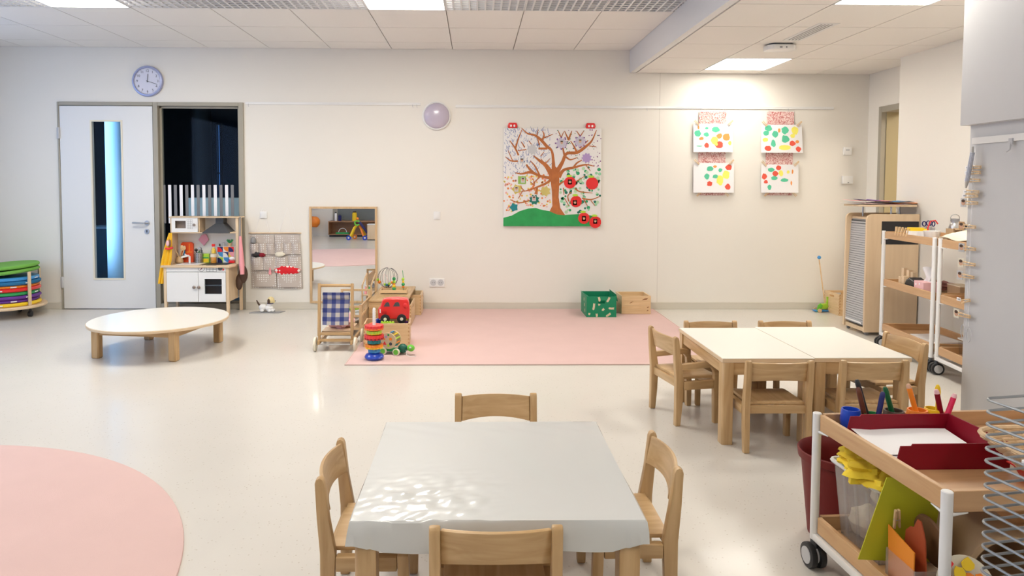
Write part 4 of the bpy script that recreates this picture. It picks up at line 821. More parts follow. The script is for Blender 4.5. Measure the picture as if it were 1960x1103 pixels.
def patt(b):
    b.box(-.085, .085, -.02, .02, 0, .165)
g = item('patterned_box', 'box with colourful geometric quarter-circle print in the toy kitchen', 'box', fx(434, -.085), -.088, KC + .0035, [('box', 'paper', patt)])
TI = [[('navy', 'red'), ('white', 'orange'), ('red', 'navy')], [('white', 'lblue'), ('navy', 'white'), ('yellow', 'pink')], [('lime', 'navy'), ('white', 'lblue'), ('lblue', 'purple')]]
for j in range(3):
    for i in range(3):
        bg, fg = TI[j][i]; x0 = -.084 + i * .056; z0_ = .164 - (j + 1) * .0545
        b = B(); b.box(x0, x0 + .055, -.0212, -.02, z0_, z0_ + .0535); b.mi = 1; cx_, cz_ = (x0, z0_) if (i + j) % 2 == 0 else (x0 + .055, z0_ + .0535); a0_ = 0 if (i + j) % 2 == 0 else PI
        b.prism([(cx_, cz_)] + [(cx_ + .05 * math.cos(a0_ + a), cz_ + .05 * math.sin(a0_ + a)) for a in [k * PI / 16 for k in range(9)]], 'Y', -.0224, -.0212); b.build('printed_square', [M[bg], M[fg]], g)
tp = KC + .0035 + .165
item('toy_shaker', 'grey toy shaker on top of the geometric box', 'shaker', fx(428, -.085), -.085, tp, [('shaker', 'lgrey', lambda b: b.lathe([(.012, 0), (.009, .03), (.010, .04), (0, .043)], n=12))])
item('toy_shaker', 'dark small toy shaker left on the geometric box', 'shaker', fx(421, -.085), -.085, tp, [('shaker', 'dbrown', lambda b: b.lathe([(.009, 0), (.007, .018), (.008, .025), (0, .028)], n=12))])
def leaves(b):
    for k in range(9):
        a = k * 2.4; r_ = .03 + .004 * (k % 3); b.tube([(0, 0, .03), (r_ * .5 * math.cos(a), r_ * .3 * math.sin(a), .05), (r_ * math.cos(a), r_ * .6 * math.sin(a), .068 + .006 * (k % 2))], [.004, .007, .002], 5)
item('potted_plant', 'tiny green succulent in a wooden pot on the geometric box', 'plant', fx(440, -.085), -.082, tp, [('pot', 'pine', lambda b: b.lathe([(.016, 0), (.022, .035), (.018, .035), (0, .03)], n=14)), ('leaves', 'green', leaves)])
g = thing('toy_cake', 'white and red toy cake slice leaning at the right end of the toy kitchen', 'toy', (fx(445, -.13), -.145, KC + .0035))
b = B(); b.ball((0, 0, .045), .026, 12, (1.2, .8, .8)); b.build('icing', M['paper'], g); b = B(); b.box(-.03, .03, -.02, .02, .0, .028); b.build('base', M['red'], g, bevel=.006)
# hanging apron and bag
def drape(name, label, cat, outline, Y, th, m_, folds=5, amp=.012, extra=()):
    g = thing(name, label, cat, (W(outline[0][0], outline[0][1], Y)[0], Y, W(outline[0][0], outline[0][1], Y)[1]))
    # outline: rows of (xleft, y, xright) in picture terms on an upright plane
    rows_ = [(W(a, y, Y), W(c, y, Y)) for a, y, c in outline[1:]]; n = len(rows_) - 1
    def P(u, v):
        f = v * n; i = min(int(f), n - 1); s = f - i; A = [rows_[i][0][k] * (1 - s) + rows_[i + 1][0][k] * s for k in (0, 1)]; Bq = [rows_[i][1][k] * (1 - s) + rows_[i + 1][1][k] * s for k in (0, 1)]
        return (A[0] * (1 - u) + Bq[0] * u, Y - amp * (.3 + .7 * v) * math.sin(u * folds * PI) - .01 * math.sin(PI * u), A[1] * (1 - u) + Bq[1] * u)
    b = B(); b.grid(P, 20, 12, th); b.build('cloth', M[m_] if isinstance(m_, str) else m_, g, world=True); return g
YA = -.26
g = drape('toy_apron', 'yellow child apron hanging on the left side of the play kitchen', 'apron', [(326, 444), (324, 446, 329), (320, 458, 329), (314, 478, 329), (309, 500, 328), (306, 520, 322), (303, 543, 318)], -.30, .004, mat('apron_yellow', (.90, .52, .02), .6))
b = B(); x, z = W(321, 472, -.33); b.tube([(x - .02, -.33, z - .02), (x + .01, -.335, z - .025), (x + .05, -.33, z - .01)], .011, 8); b.build('red_trim', M['red'], g, world=True)
b = B(); b.ball((x + .0, -.33, z + .03), .022, 12, (.8, .4, 1.4)); b.build('face_patch', M['lpink'], g, world=True)
b = B(); b.ball((x + .018, -.325, z + .035), .024, 12, (.6, .4, 1.5)); b.build('hair_patch', M['mbrown'], g, world=True)
xs = kx1 + .052
g = thing('toy_bag', 'dark brown spotted toy oven mitt hanging on a strap right of the play kitchen', 'bag', (xs + .02, -.2, wz(500, -.2)))
b = B(); x0, z0_ = W(459, 470, -.2); b.tube([(x0, -.19, wz(415, -.2)), (x0, -.2, wz(470, -.2)), (x0 - .005, -.2, wz(530, -.2))], .012, 8); b.build('strap', M['hose'], g, world=True)
b = B(); x0 = wx(464, -.2); b.ball((x0 + .005, -.2, wz(525, -.2)), .062, 16, (.75, .5, 1.5)); b.ball((x0 - .035, -.2, wz(540, -.2)), .046, 14, (.8, .6, 1.8)); b.build('pouch', M['dbrown'], g, world=True)
b = B(); b.tube([(wx(460, -.23), -.22, wz(452, -.2)), (wx(462, -.23), -.235, wz(480, -.2)), (wx(464, -.23), -.25, wz(505, -.2)), (wx(465, -.23), -.255, wz(524, -.2))], [.012, .02, .026, .02], 10); b.build('pink_lining', M['pink'], g, world=True)

# ================================================================= DOG TOY ON MAT
mx_, my_ = F(511, 599)
x0, y0 = F(479, 601); x1, y1 = F(541, 597)
t = thing('floor_mat', 'small dark grey mat on the floor under the toy dog', 'mat', ((x0 + x1) / 2, -.19, 0)); b = B(); b.prism([(-.17, -.05), (.13, -.05), (.17, .05), (-.13, .05)], 'Z', 0, .006); b.build('mat', M['grey'], t, bevel=.001, seg=1)
t = thing('toy_dog', 'white toy dog with brown ear and tail sitting on the grey mat', 'toy', (W(511, 590, -.19)[0], -.19, .006))
b = B(); b.ball((-.04, 0, .045), .036, 16, (1.2, .9, 1)); b.ball((.02, 0, .04), .034, 16, (1.3, .85, .9)); b.ball((.03, 0, .075), .028, 14); b.build('body', M['white'], t)
for x, y in ((-.045, -.022), (-.045, .022), (.03, -.024), (.03, .024), (.06, -.018), (.06, .018)): b = B(); b.ball((x, y, .016), .018, 10, (1.2, .8, .85)); b.build('paw', M['white'], t)
b = B(); b.ball((.04, 0, .118), .036, 16, (1, .95, 1.05)); b.ball((.068, 0, .105), .016, 10); b.build('head', mat('cream_head', (.80, .66, .34), .5), t)
for s in (-1, 1): b = B(); b.ball((.028, s * .034, .112), .018, 10, (.8, .35, 1.5)); b.build('ear', M['dbrown'], t)
b = B(); b.tube([(-.07, 0, .06), (-.09, 0, .09), (-.105, 0, .12)], [.010, .009, .005], 8); b.build('tail', M['dbrown'], t)
b = B(); b.tube([(.035 + .028 * math.cos(a), .028 * math.sin(a), .088) for a in [k * PI / 8 for k in range(16)]], .005, 6, closed=True); b.build('collar', M['navy'], t)
b = B(); b.ball((.084, 0, .112), .005, 8); b.build('nose', M['black'], t)

# ================================================================= BENCH, CRATES, DOLL BED
bx0, bx1, by0, by1, bh = -.97, -.615, -.945, -.06, .25
t = thing('low_bench', 'low beech play bench running out from the wall with crates under it', 'bench', ((bx0 + bx1) / 2, (by0 + by1) / 2, .008))
def wb_(name, m_, *q, par=None, bev=.002): b = B(); b.box(*q); return b.build(name, M[m_], par or t, bevel=bev, seg=1, world=True)
wb_('bench_top', 'beechy', bx0, bx1, by0, by1, bh - .018, bh); wb_('end_panel', 'brown' if False else 'beechx', bx0 + .004, bx1 - .004, by0 + .004, by0 + .02, .008, bh - .018); wb_('end_panel', 'beechx', bx0 + .004, bx1 - .004, by1 - .02, by1 - .004, .008, bh - .018); wb_('back_panel', 'beechy', bx0 + .004, bx0 + .018, by0 + .02, by1 - .02, .008, bh - .018)
def crate(name, label, cx, cy, z, wx_, wy, h, rz, m_='pine', m2='piney', slots='x', group=None, th=.012, joints=True):
    t = thing(name, label, 'crate', (cx, cy, z), rz, group); a, c = wx_ / 2, wy / 2
    b = B(); b.box(-a + th, a - th, -c + th, c - th, .003, .012); b.build('bottom', M[m_], t)
    sh, sw, st = .022, min(.045, a * .5), h - .045
    for s in (-1, 1):
        # side across x (faces +-y)
        y0, y1 = sorted((s * c, s * (c - th))); b = B()
        if 'y' in slots:
            for q in ((-a, a, 0, st), (-a, a, st + sh, h), (-a, -sw, st, st + sh), (sw, a, st, st + sh)): b.box(q[0], q[1], y0, y1, q[2], q[3])
        else: b.box(-a, a, y0, y1, 0, h)
        b.build('side_board', M[m_], t)
        x0, x1 = sorted((s * a, s * (a - th))); b = B(); e = c - th
        if 'x' in slots:
            sw2 = min(.045, e * .55)
            for q in ((-e, e, 0, st), (-e, e, st + sh, h), (-e, -sw2, st, st + sh), (sw2, e, st, st + sh)): b.box(x0, x1, q[0], q[1], q[2], q[3])
        else: b.box(x0, x1, -e, e, 0, h)
        b.build('side_board', M[m2], t)
    if joints:
        b = B(); n = int(h / .03)
        for k in range(n):
            z0 = .008 + k * .03
            for sx in (-1, 1):
                for sy in (-1, 1): b.cbox((sx * (a + .0003), sy * (c - th / 2), z0 + .008), (.0012, th, .014)); b.cbox((sx * (a - th / 2), sy * (c + .0003), z0 + .022), (th, .0012, .014))
        b.build('finger_joint', M['knot'] if False else M['tray'], t, kind='stuff')
    return t
crate('wooden_crate', 'light wooden crate under the bench nearest the red toy bus', -.745, -.70, .008, .32, .40, .19, 0, group=None)
crate('wooden_crate', 'light wooden crate under the bench nearest the wall', -.715, -.225, .008, .36, .31, .20, 0)
bc = crate('toy_crate', 'open wooden crate full of toys on the pink carpet corner', -.71, -1.605, .008, .365, .24, .185, R(3))
# doll bed
t = thing('doll_bed', 'slatted wooden doll bed between the pram and the bench', 'doll bed', (-1.08, -1.05, .0))
Zb = wz(567, -1.1, 690), wz(586, -1.1, 690)
xa, xb = -1.24, -.985
for x in (xa, xb):
    for y, top in ((-1.28, .27), (-.78, .33)): wb_('post', 'oak', x - .011, x + .011, y - .011, y + .011, 0, top)
for z in (.25, .17, .06):
    wb_('rail', 'oak', xa, xb, -1.288, -1.272, z - .01, z + .01); 
    for x in (xa, xb): wb_('rail', 'oak', x - .007, x + .007, -1.28, -.78, z - .01, z + .01)
wb_('rail', 'oak', xa, xb, -.788, -.772, .31, .33)
for k in range(1, 5): x = xa + (xb - xa) * k / 5; wb_('bar', 'oak', x - .005, x + .005, -1.284, -1.276, .06, .25)
for k in range(1, 8):
    y = -1.28 + .5 * k / 8; 
    for x in (xa, xb): wb_('bar', 'oak', x - .004, x + .004, y - .005, y + .005, .06, .25)
wb_('bed_base', 'birchx', xa, xb, -1.28, -.78, .05, .06)
soft('doll_blanket', 'white and grey crumpled blanket in the doll bed', 'blanket', (-1.11, -1.03, .125), .11, (.95, 1.9, .52), M['lgrey'], 9, .2)
soft('toy_vegetable', 'lime green toy lying on the doll bed blanket', 'toy', (-1.07, -1.08, .205), .05, (1.3, .6, .35), M['lime'], 12, .1)
soft('doll', 'small lilac doll on the doll bed beside the lime toy', 'doll', (-1.165, -1.08, .215), .03, (1, 1, 1), M['lilac'], 13, .08)
# small shelf behind the bench corner
t = thing('toy_rack', 'narrow open wooden doll rack with bottles beside the mirror', 'rack', (-1.03, -.55, 0))
for x in (-1.075, -.99):
    for y in (-.63, -.35): wb_('post', 'oak', x - .008, x + .008, y - .008, y + .008, 0, .34 if y < -.5 else .42)
for z in (.06, .24): wb_('shelf', 'birchx', -1.075, -.99, -.63, -.35, z, z + .01)
for x in (-1.075, -.99): b = B(); b.tube([(x, -.63, .34), (x, -.35, .42)], .008, 6); b.build('rail', M['oak'], t, world=True)
for k, (x, y, m_) in enumerate(((-1.05, -.58, 'pink'), (-1.015, -.58, 'green'))):
    item('toy_bottle', 'small toy bottle with %s contents on the doll rack' % m_, 'bottle', x, y, .25, [('bottle', m_, lambda b: b.lathe([(.013, 0), (.013, .05), (.006, .06), (.006, .075), (0, .075)], n=12)), ('cap', 'paper', lambda b: b.lathe([(.008, .075), (.008, .085), (0, .085)], n=10))])

# ---------------------------------------------------------------- doll pram (seen from behind)
t = thing('doll_pram', 'wooden doll pram with blue gingham back and white wheels', 'doll pram', (-1.09, -1.75, 0), 0)
sx = .128
for s in (-1, 1):
    x = s * sx; b = B(); b.prism([(-.09, .12), (-.062, .12), (-.03, .52), (-.058, .53)], 'X', x - .011, x + .011); b.build('handle_post', M['beech'], t, bevel=.003)
    b = B(); b.prism([(-.11, .055), (.28, .055), (.28, .085), (-.11, .085)], 'X', x - .009, x + .009); b.build('side_rail', M['beechy'], t, bevel=.003)
    b = B(); b.prism([(-.08, .06), (-.055, .06), (-.055, .16), (-.08, .16)], 'X', x - .009, x + .009); b.build('lower_post', M['beech'], t, bevel=.002)
b = B(); b.cyl((-sx, -.043, .51), (sx, -.043, .51), .012, 14); b.build('handle_bar', M['beechx'], t)
for z in (.135, .085): b = B(); b.box(-sx, sx, -.085, -.07, z - .011, z + .011); b.build('crossbar', M['beechx'], t, bevel=.002)
for s in (-1, 1):
    for y in (-.085, .24): b = B(); x = s * (sx + .028); b.tube([(x - .008, y, .055), (x + .008, y, .055)], .055, 28); b.mi = 1; b.tube([(x - .0095, y, .055), (x + .0095, y, .055)], .012, 10); b.build('wheel', [M['cream'], M['dgrey']], t, bevel=.002)
for y in (-.085, .24): b = B(); b.cyl((-sx - .03, y, .055), (sx + .03, y, .055), .006, 8); b.build('axle', M['steel'], t)
b = B(); b.grid(lambda u, v: (-.108 + .216 * u + (.006 - .012 * u) * (1 - v), -.078 + .045 * v - .012 * math.sin(PI * u) * (1 - v), .205 + .245 * v), 12, 10, .006); b.build('fabric_back', M['gingham'], t)
b = B(); b.grid(lambda u, v: (-.105 + .21 * u, -.085 + .04 * 1 - .0 + .0 * v - .006 * math.sin(PI * u), .41 + .045 * v), 10, 3, .012); b.build('fabric_fold', M['gingham'], t)
b = B(); b.box(-.112, .112, -.05, .26, .14, .15); b.build('pram_floor', M['birchx'], t)
soft('pink_blanket', 'pink doll blanket stuffed into the doll pram', 'blanket', (-1.08, -1.63, .2), .11, (.92, 1.05, .55), M['lpink'], 21, .22)

# ---------------------------------------------------------------- toys of the crate
def ngon(r, n, off=0): return [(r * math.cos(2 * PI * i / n + off), r * math.sin(2 * PI * i / n + off)) for i in range(n)]
t = thing('toy_bus', 'red plastic toy bus with black wheels on top of the toy crate', 'toy bus', (-.655, -1.60, .185), R(4))
prof = [(-.128, .035), (.118, .03), (.124, .10), (.118, .165), (.108, .19), (.02, .20), (-.07, .195), (-.095, .185), (-.112, .125), (-.13, .115)]
b = B(); b.prism(prof, 'Y', -.055, .055); b.build('body', M['red'], t, bevel=.012, seg=3)
for x0, x1, s in ((-.085, -.035, 0), (-.01, .045, 1)):
    b = B(); b.prism([(x0, .135), (x1, .135), (x1 - .004, .16), (x1 - .014, .172), (x0 + .018, .166)], 'Y', -.0565, -.054); b.build('window', M['dgrey'], t)
b = B(); b.ball((.09, -.055, .14), .018, 12, (1, .5, 1.2)); b.build('side_light', M['red'], t)
b = B(); b.box(-.10, -.06, -.057, -.055, .075, .10); b.build('door_relief', mat('deep_red', (.5, .01, .01), .3), t, bevel=.001)
b = B(); b.box(-.116, -.108, -.058, -.054, .085, .115); b.build('lamp_patch', M['paper'], t)
for x in (-.072, .06):
    for s in (-1, 1):
        b = B(); y = s * .054; b.tube([(x, y - .012, .034), (x, y + .012, .034)], .038, 24); b.build('wheel', M['black'], t, bevel=.004)
        b = B(); b.tube([(x, y - .014, .034), (x, y + .014, .034)], .013, 14); b.build('hub', M['cream'], t)
item('toy_shovel', 'lime green plastic toy lying on the front of the toy crate', 'toy', -.70, -1.69, .186, [('bar', 'lime', lambda b: (b.box(-.055, .055, -.012, .012, 0, .012),)), ('bumps', 'lime', lambda b: [b.ball((-.045 + .022 * k, 0, .012), .011, 8) for k in range(5)])])
item('toy_block', 'blue toy brick in the toy crate behind the white tower pole', 'toy', -.775, -1.60, .155, [('brick', 'blue', lambda b: (b.box(-.03, .03, -.025, .025, 0, .05), b.cyl((-.015, 0, .05), (-.015, 0, .058), .009, 10), b.cyl((.015, 0, .05), (.015, 0, .058), .009, 10)))], R(20))
rd = random.Random(8)
for k in range(7):
    x, y = -.855 + .03 * (k % 3) + .01, -1.66 + .045 * (k // 3)
    item('toy_ring', 'orange toy piece among its likes at the left end of the toy crate', 'toy', x, y, .140 + .006 * (k % 2), [('piece', 'orange', lambda b: b.lathe([(.022, 0), (.024, .012), (.014, .03), (0, .034)], n=9))], k, 'orange pieces in the toy crate')
item('toy_animal', 'purple and yellow toy at the right end of the toy crate', 'toy', -.565, -1.585, .15, [('piece', 'purple', lambda b: b.ball((0, 0, .02), .024, 10)), ('top', 'yellow', lambda b: b.ball((-.008, .01, .05), .016, 8, (1.6, .6, 1)))])
b = B(); b.box(-.87, -.56, -1.70, -1.51, .02, .14); tag(b.build('crate_filling', M['dgrey']), 'dark jumble of toys filling the toy crate up to the rim', 'toys')

# stacking tower
t = thing('stacking_tower', 'stacking toy of coloured gear rings on a blue base with white pole', 'toy', (-.745, -2.12, .008))
b = B(); b.lathe([(.052, 0), (.068, .012), (.072, .022), (.062, .040), (.035, .052), (0, .053)], n=36); b.build('base', M['blue'], t)
def gear(r, h, z, m_, n=14, m2=None):
    b = B(); P = []
    for k in range(n * 4): a = 2 * PI * k / (n * 4); rr = r * (1 if k % 4 in (0, 1) else .93); P.append((rr * math.cos(a), rr * math.sin(a)))
    b.prism(P, 'Z', z + .002, z + h - .002); 
    if m2: b.mi = 1; b.prism([(q[0] * 1.005, q[1] * 1.005) for q in P], 'Z', z + .001, z + h * .4)
    b.build('gear_ring', [M[m_]] + ([M[m2]] if m2 else []), t, bevel=.0015, seg=1)
gear(.045, .030, .053, 'lblue'); gear(.066, .034, .084, 'orange', 16, 'yellow'); gear(.050, .032, .119, 'teal'); gear(.072, .036, .152, 'dred' if False else 'red', 16, 'dred'); gear(.056, .030, .190, 'lime', 14, 'yellow'); gear(.070, .036, .223, 'red', 16, 'orange')
b = B(); b.tube([(0, 0, .05), (0, 0, .375), (0, 0, .385)], [.0125, .011, .006], 12); b.tube([(.0115 * math.cos(k * .9), .0115 * math.sin(k * .9), .262 + k * .0027) for k in range(44)], .0018, 5); b.build('spiral_pole', M['white'], t)
# turtle with drum
t = thing('toy_turtle', 'wooden pull-along turtle with a printed sorting drum on its back', 'toy', (-.62, -1.945, .008), R(-18))
b = B(); b.box(-.085, .07, -.04, .04, .022, .040); b.build('chassis', M['green'], t, bevel=.008)
b = B(); b.ball((.075, 0, .045), .036, 16, (1.1, .9, 1)); b.build('shoulder', mat('dark_green', (.01, .12, .08), .4), t)
b = B(); b.ball((.145, -.01, .055), .028, 16, (1.1, .9, .95)); b.build('head', M['lime'] if False else mat('leaf_green', (.15, .55, .05), .4), t)
for s in (-1, 1): b = B(); b.ball((.15, -.01 + s * .024, .063), .008, 10); b.mi = 1; b.ball((.152, -.01 + s * .030, .063), .004, 8); b.build('eye', [M['paper'], M['black']], t)
for x, y in ((-.065, -.055), (-.065, .055), (.045, -.058), (.045, .058)):
    b = B(); b.tube([(x, y - .007, .027), (x, y + .007, .027)], .027, 22); b.mi = 1; b.tube([(x, y - .0085, .027), (x, y + .0085, .027)], .020, 20); b.build('wheel', [M['cream'], bpy.data.materials['leaf_green']], t)
dz, dr_ = .108, .062
for y in (-.05, .04): b = B(); b.tube([(-.02, y - .005, dz), (-.02, y + .005, dz)], dr_, 36); b.build('drum_disc', M['drum'], t, bevel=.001, seg=1)
cols = ['lime', 'yellow', 'lblue', 'orange', 'green', 'red', 'lime', 'yellow', 'teal', 'orange']
for k in range(10): a = 2 * PI * k / 10 + .3; b = B(); b.cyl((-.02 + .054 * math.cos(a), -.045, dz + .054 * math.sin(a)), (-.02 + .054 * math.cos(a), .035, dz + .054 * math.sin(a)), .006, 8); b.build('drum_bar', M[cols[k]], t)
for u, v, m_, n, r in ((-.02, .03, 'lilac', 4, .012), (.018, .015, 'orange', 5, .013), (-.032, -.022, 'red', 3, .018), (.018, -.022, 'dgrey', 6, .013), (-.0, -.035, 'lime', 5, .012), (-.036, .012, 'orange', 3, .012), (0, .045, 'green', 5, .009)):
    b = B(); b.prism([(-.02 + u + q[0], dz + v + q[1]) for q in ngon(r, n, PI / 2)], 'Y', -.0565, -.055); b.build('printed_shape', M[m_], t)
b = B(); b.tube([(.115, -.03, .04), (.13, -.055, .01), (.16, -.06, .002), (.2, -.04, .002)], .0018, 5); b.build('pull_cord', M['paper'], t)

# bead maze on the bench
bmx, bmy = W(755, 560, -.55)[0], -.55
t = thing('bead_maze', 'wooden bead maze with black wire cage on the low bench', 'toy', (bmx, bmy, bh))
b = B(); b.box(-.125, .125, -.075, .075, .006, .014); b.build('tray_floor', M['pine'], t)
for y in (-.075, .067): b = B(); b.box(-.135, .125, y, y + .008, 0, .045 if y < 0 else .06); b.build('tray_side', M['pine'], t, bevel=.001, seg=1)
for x in (-.13, .118): b = B(); b.box(x, x + .008, -.067, .067, 0, .045); b.build('tray_side', M['piney'], t, bevel=.001, seg=1)
cxq, cz, rr = -.063, .155, .098
for k, a in enumerate((-80, -50, -20, 15, 50, 80)):
    a = R(a); b = B(); pts = []
    for i in range(25):
        f = R(100 + i * 340 / 24) - R(10); pts.append((cxq + rr * math.cos(f) * math.cos(a) * (1), rr * .65 * math.cos(f) * math.sin(a), cz + rr * math.sin(f)))
    b.tube(pts, .0017, 5); b.build('wire_arc', M['black'], t)
b = B(); b.tube([(-.105, -.03, .01), (-.105, -.03, .16), (-.09, -.03, .2), (-.075, -.03, .18), (-.055, -.03, .12), (-.035, -.03, .12), (-.025, -.03, .17), (-.01, -.03, .18), (.0, -.03, .12), (.0, -.03, .01)], .0017, 5); b.build('pink_wire', M['lpink'], t)
b = B(); b.tube([(.085, .0, .01), (.086, .002, .15), (.078, .004, .225)], .003, 6); b.build('green_stick', M['green'], t)
for x, y, z, r, m_ in ((0, -.03, .052, .019, 'green'), (0, -.03, .078, .017, 'yellow'), (0, -.03, .096, .013, 'orange'), (0, -.03, .118, .017, 'lime'), (0, -.03, .148, .017, 'green'), (-.02, -.02, .112, .014, 'orange'), (-.045, -.03, .1, .014, 'lime'), (-.07, -.03, .088, .014, 'teal'), (-.09, -.02, .092, .013, 'lime'), (-.145, 0, .112, .016, 'orange'), (-.16, 0, .135, .014, 'lime'), (.085, 0, .09, .017, 'green'), (.085, 0, .115, .012, 'yellow'), (.083, 0, .14, .015, 'lime'), (.085, 0, .066, .012, 'orange'), (-.06, .02, .075, .013, 'navy')):
    b = B(); b.ball((x, y, z), r, 14); b.build('bead', M[m_], t)

# ================================================================= GREEN BOX AND PINE CRATE
x0, z1 = W(1123, 568, -.49); x1 = W(1180, 568, -.49)[0]; zt = z1; gy0, gy1 = -.49, -.14
t = thing('storage_box', 'green folding storage box printed with wooden train tracks', 'box', ((x0 + x1) / 2, (gy0 + gy1) / 2, .008))
cgm = mat('green_box', (.0, .22, .10), .5); cgi = mat('green_box_inside', (.01, .26, .03), .6)
hw_, hd = (x1 - x0) / 2, (gy1 - gy0) / 2; H = zt - .008
for nm, q in (('front_wall', (-hw_, hw_, -hd, -hd + .006)), ('rear_wall', (-hw_, hw_, hd - .006, hd))):
    b = B()
    if nm == 'front_wall':
        hx_ = .035; zq0, zq1 = H * .66, H * .80
        for r_ in ((-hw_, hw_, 0, zq0), (-hw_, hw_, zq1, H), (-hw_, -hx_, zq0, zq1), (hx_, hw_, zq0, zq1)): b.box(r_[0], r_[1], q[2], q[3], r_[2], r_[3])
    else: b.box(q[0], q[1], q[2], q[3], 0, H)
    b.build(nm, cgm, t)
for s in (-1, 1): b = B(); a_, c_ = sorted((s * hw_, s * (hw_ - .006))); b.box(a_, c_, -hd + .006, hd - .006, 0, H * (1 if s < 0 else 1)); b.build('side_wall', cgm, t)
b = B(); b.box(-hw_ + .007, hw_ - .007, -hd + .007, hd - .007, 0, .005); b.build('bottom', cgi, t)
b = B(); b.cbox((-hw_ + .03, .0, H * .9), (.004, hd * 1.8, H * .45), ry=R(-55)); b.build('flap', cgm, t); b = B(); b.cbox((hw_ + .006, 0, H * .93), (.004, hd * 1.9, H * .35), ry=R(-14)); b.build('flap', cgm, t)
tr = mat('track_print', (.66, .55, .38), .6)
for u, v, a, L_ in ((.24, .52, 8, .062), (.42, .88, -12, .04), (.73, .86, 28, .05), (.84, .43, 92, .05), (.56, .38, 45, .022), (.09, .17, 0, .018), (.34, .1, -5, .03), (.74, .12, 55, .05), (.42, .62, 20, .014)):
    x, z = -hw_ + 2 * hw_ * u, H * v; b = B(); c_, s_ = math.cos(R(a)), math.sin(R(a)); w2 = .010
    P = [(-w2, -L_ / 2), (-w2 * .4, -L_ / 2), (-w2 * .4, -L_ / 2 - .006), (w2 * .4, -L_ / 2 - .006), (w2 * .4, -L_ / 2), (w2, -L_ / 2), (w2 + .002, 0), (w2, L_ / 2), (w2 * .3, L_ / 2), (0, L_ / 2 - .007), (-w2 * .3, L_ / 2), (-w2, L_ / 2), (-w2 + .002, 0)]
    P = [(x + p_[0] * c_ + p_[1] * s_, z - p_[0] * s_ + p_[1] * c_) for p_ in P]
    P = [(min(max(p_[0], -hw_), hw_), min(max(p_[1], .001), H)) for p_ in P]; b.prism(P, 'Y', -hd - .001, -hd); b.build('track_print', tr, t)
for v in (.25, .5, .75): b = B(); b.cbox((-hw_ - .0005, -hd + .1 + .12 * (v - .25), H * v), (.001, .025, .03)); b.build('track_print', tr, t)
x0, z1 = W(1190, 567, -.33); x1 = W(1246, 567, -.33)[0]; H = z1 - .008
t = thing('pine_crate', 'knotty pine crate beside the green train-track box', 'crate', ((x0 + x1) / 2, -.18, .008)); hw_ = (x1 - x0) / 2; hd = .15
zs = [0, .055, .095, .145, H]
zs = [0, H * .27, H * .48, H * .73, H]
for k in range(4):
    b = B()
    if k == 3: b.box(-hw_, hw_, -hd, -hd + .012, zs[k] + .001, zs[k + 1]) 
    else: b.box(-hw_, hw_, -hd, -hd + .012, zs[k] + .001, zs[k + 1] - .0)
    b.build('plank', M['pine'], t, bevel=.001, seg=1)
    b = B(); b.box(-hw_, hw_, hd - .012, hd, zs[k] + .001, zs[k + 1]); b.build('plank', M['pine'], t, bevel=.001, seg=1)
    for s in (-1, 1): b = B(); a_, c_ = sorted((s * hw_, s * (hw_ - .012))); b.box(a_, c_, -hd + .012, hd - .012, zs[k] + .001, zs[k + 1]); b.build('plank', M['piney'], t, bevel=.001, seg=1)
b = B(); b.box(-hw_ + .012, hw_ - .012, -hd + .012, hd - .012, .004, .012); b.build('bottom', M['birchx'], t)
for P in ([(.06, H * .77), (.1, H * .87), (.14, H * .90), (.12, H * .80)], [(-.08, H * .58), (-.06, H * .68), (-.03, H * .70), (-.06, H * .62)], [(.13, H * .34), (.15, H * .38), (.14, H * .42), (.125, H * .38)], [(.12, H * .17), (.145, H * .19), (.135, H * .24)]):
    b = B(); b.prism([(q[0] * hw_ / .145 * .85, q[1]) for q in P], 'Y', -hd - .0006, -hd); b.build('knot', M['knot'], t)
for s in (-1, 1): b = B(); b.box(s * (hw_ - .02) - .008, s * (hw_ - .02) + .008, hd - .03, hd - .013, .01, H - .005); b.build('corner_post', M['pine'], t)

# ================================================================= PUSH TOY AND SMALL CRATE BY THE CORNER
Yp = -.16
px_, _ = W(1576, 590, Yp)
t = thing('push_toy', 'lime green wooden push-along dinosaur with long stick and blue ball', 'toy', (px_, Yp, 0))
hx_, hz_ = W(1568, 493, Yp); hx_ -= px_
b = B(); b.tube([(.015, 0, .07), (hx_, 0, hz_ - .02)], .006, 8); b.build('stick', M['pine'], t)
b = B(); b.ball((hx_, 0, hz_), .019, 14); b.build('ball_handle', M['lblue'], t)
b = B(); b.prism([(-.05, .045), (-.02, .085), (.03, .09), (.05, .06), (.03, .03), (-.03, .03)], 'Y', -.02, .02); b.build('body', M['lime'], t, bevel=.006)
b = B(); b.prism([(-.085, .0), (-.055, .0), (-.02, .07), (-.045, .095), (-.07, .07)], 'Y', -.03, -.016); b.build('leg', bpy.data.materials['leaf_green'], t, bevel=.004)
b = B(); b.prism([(.02, .07), (.05, .07), (.065, .11), (.05, .16), (.03, .155), (.035, .12)], 'Y', -.014, .014); b.build('neck', M['lime'], t, bevel=.005)
b = B(); b.box(-.1, .06, -.035, .035, .008, .02); b.build('base', M['lblue'], t, bevel=.003)
for x, r in ((.065, .036), (-.06, .02)):
    for y in (-.045, .045): b = B(); b.tube([(x, y - .006, r), (x, y + .006, r)], r, 22); b.build('wheel', M['pine'], t)
crate('wooden_crate', 'small wooden crate in the corner behind the roller shutter cabinet', W(1606, 590, -.22)[0] + .04, -.24, 0, .26, .30, .215, 0, slots='xy')

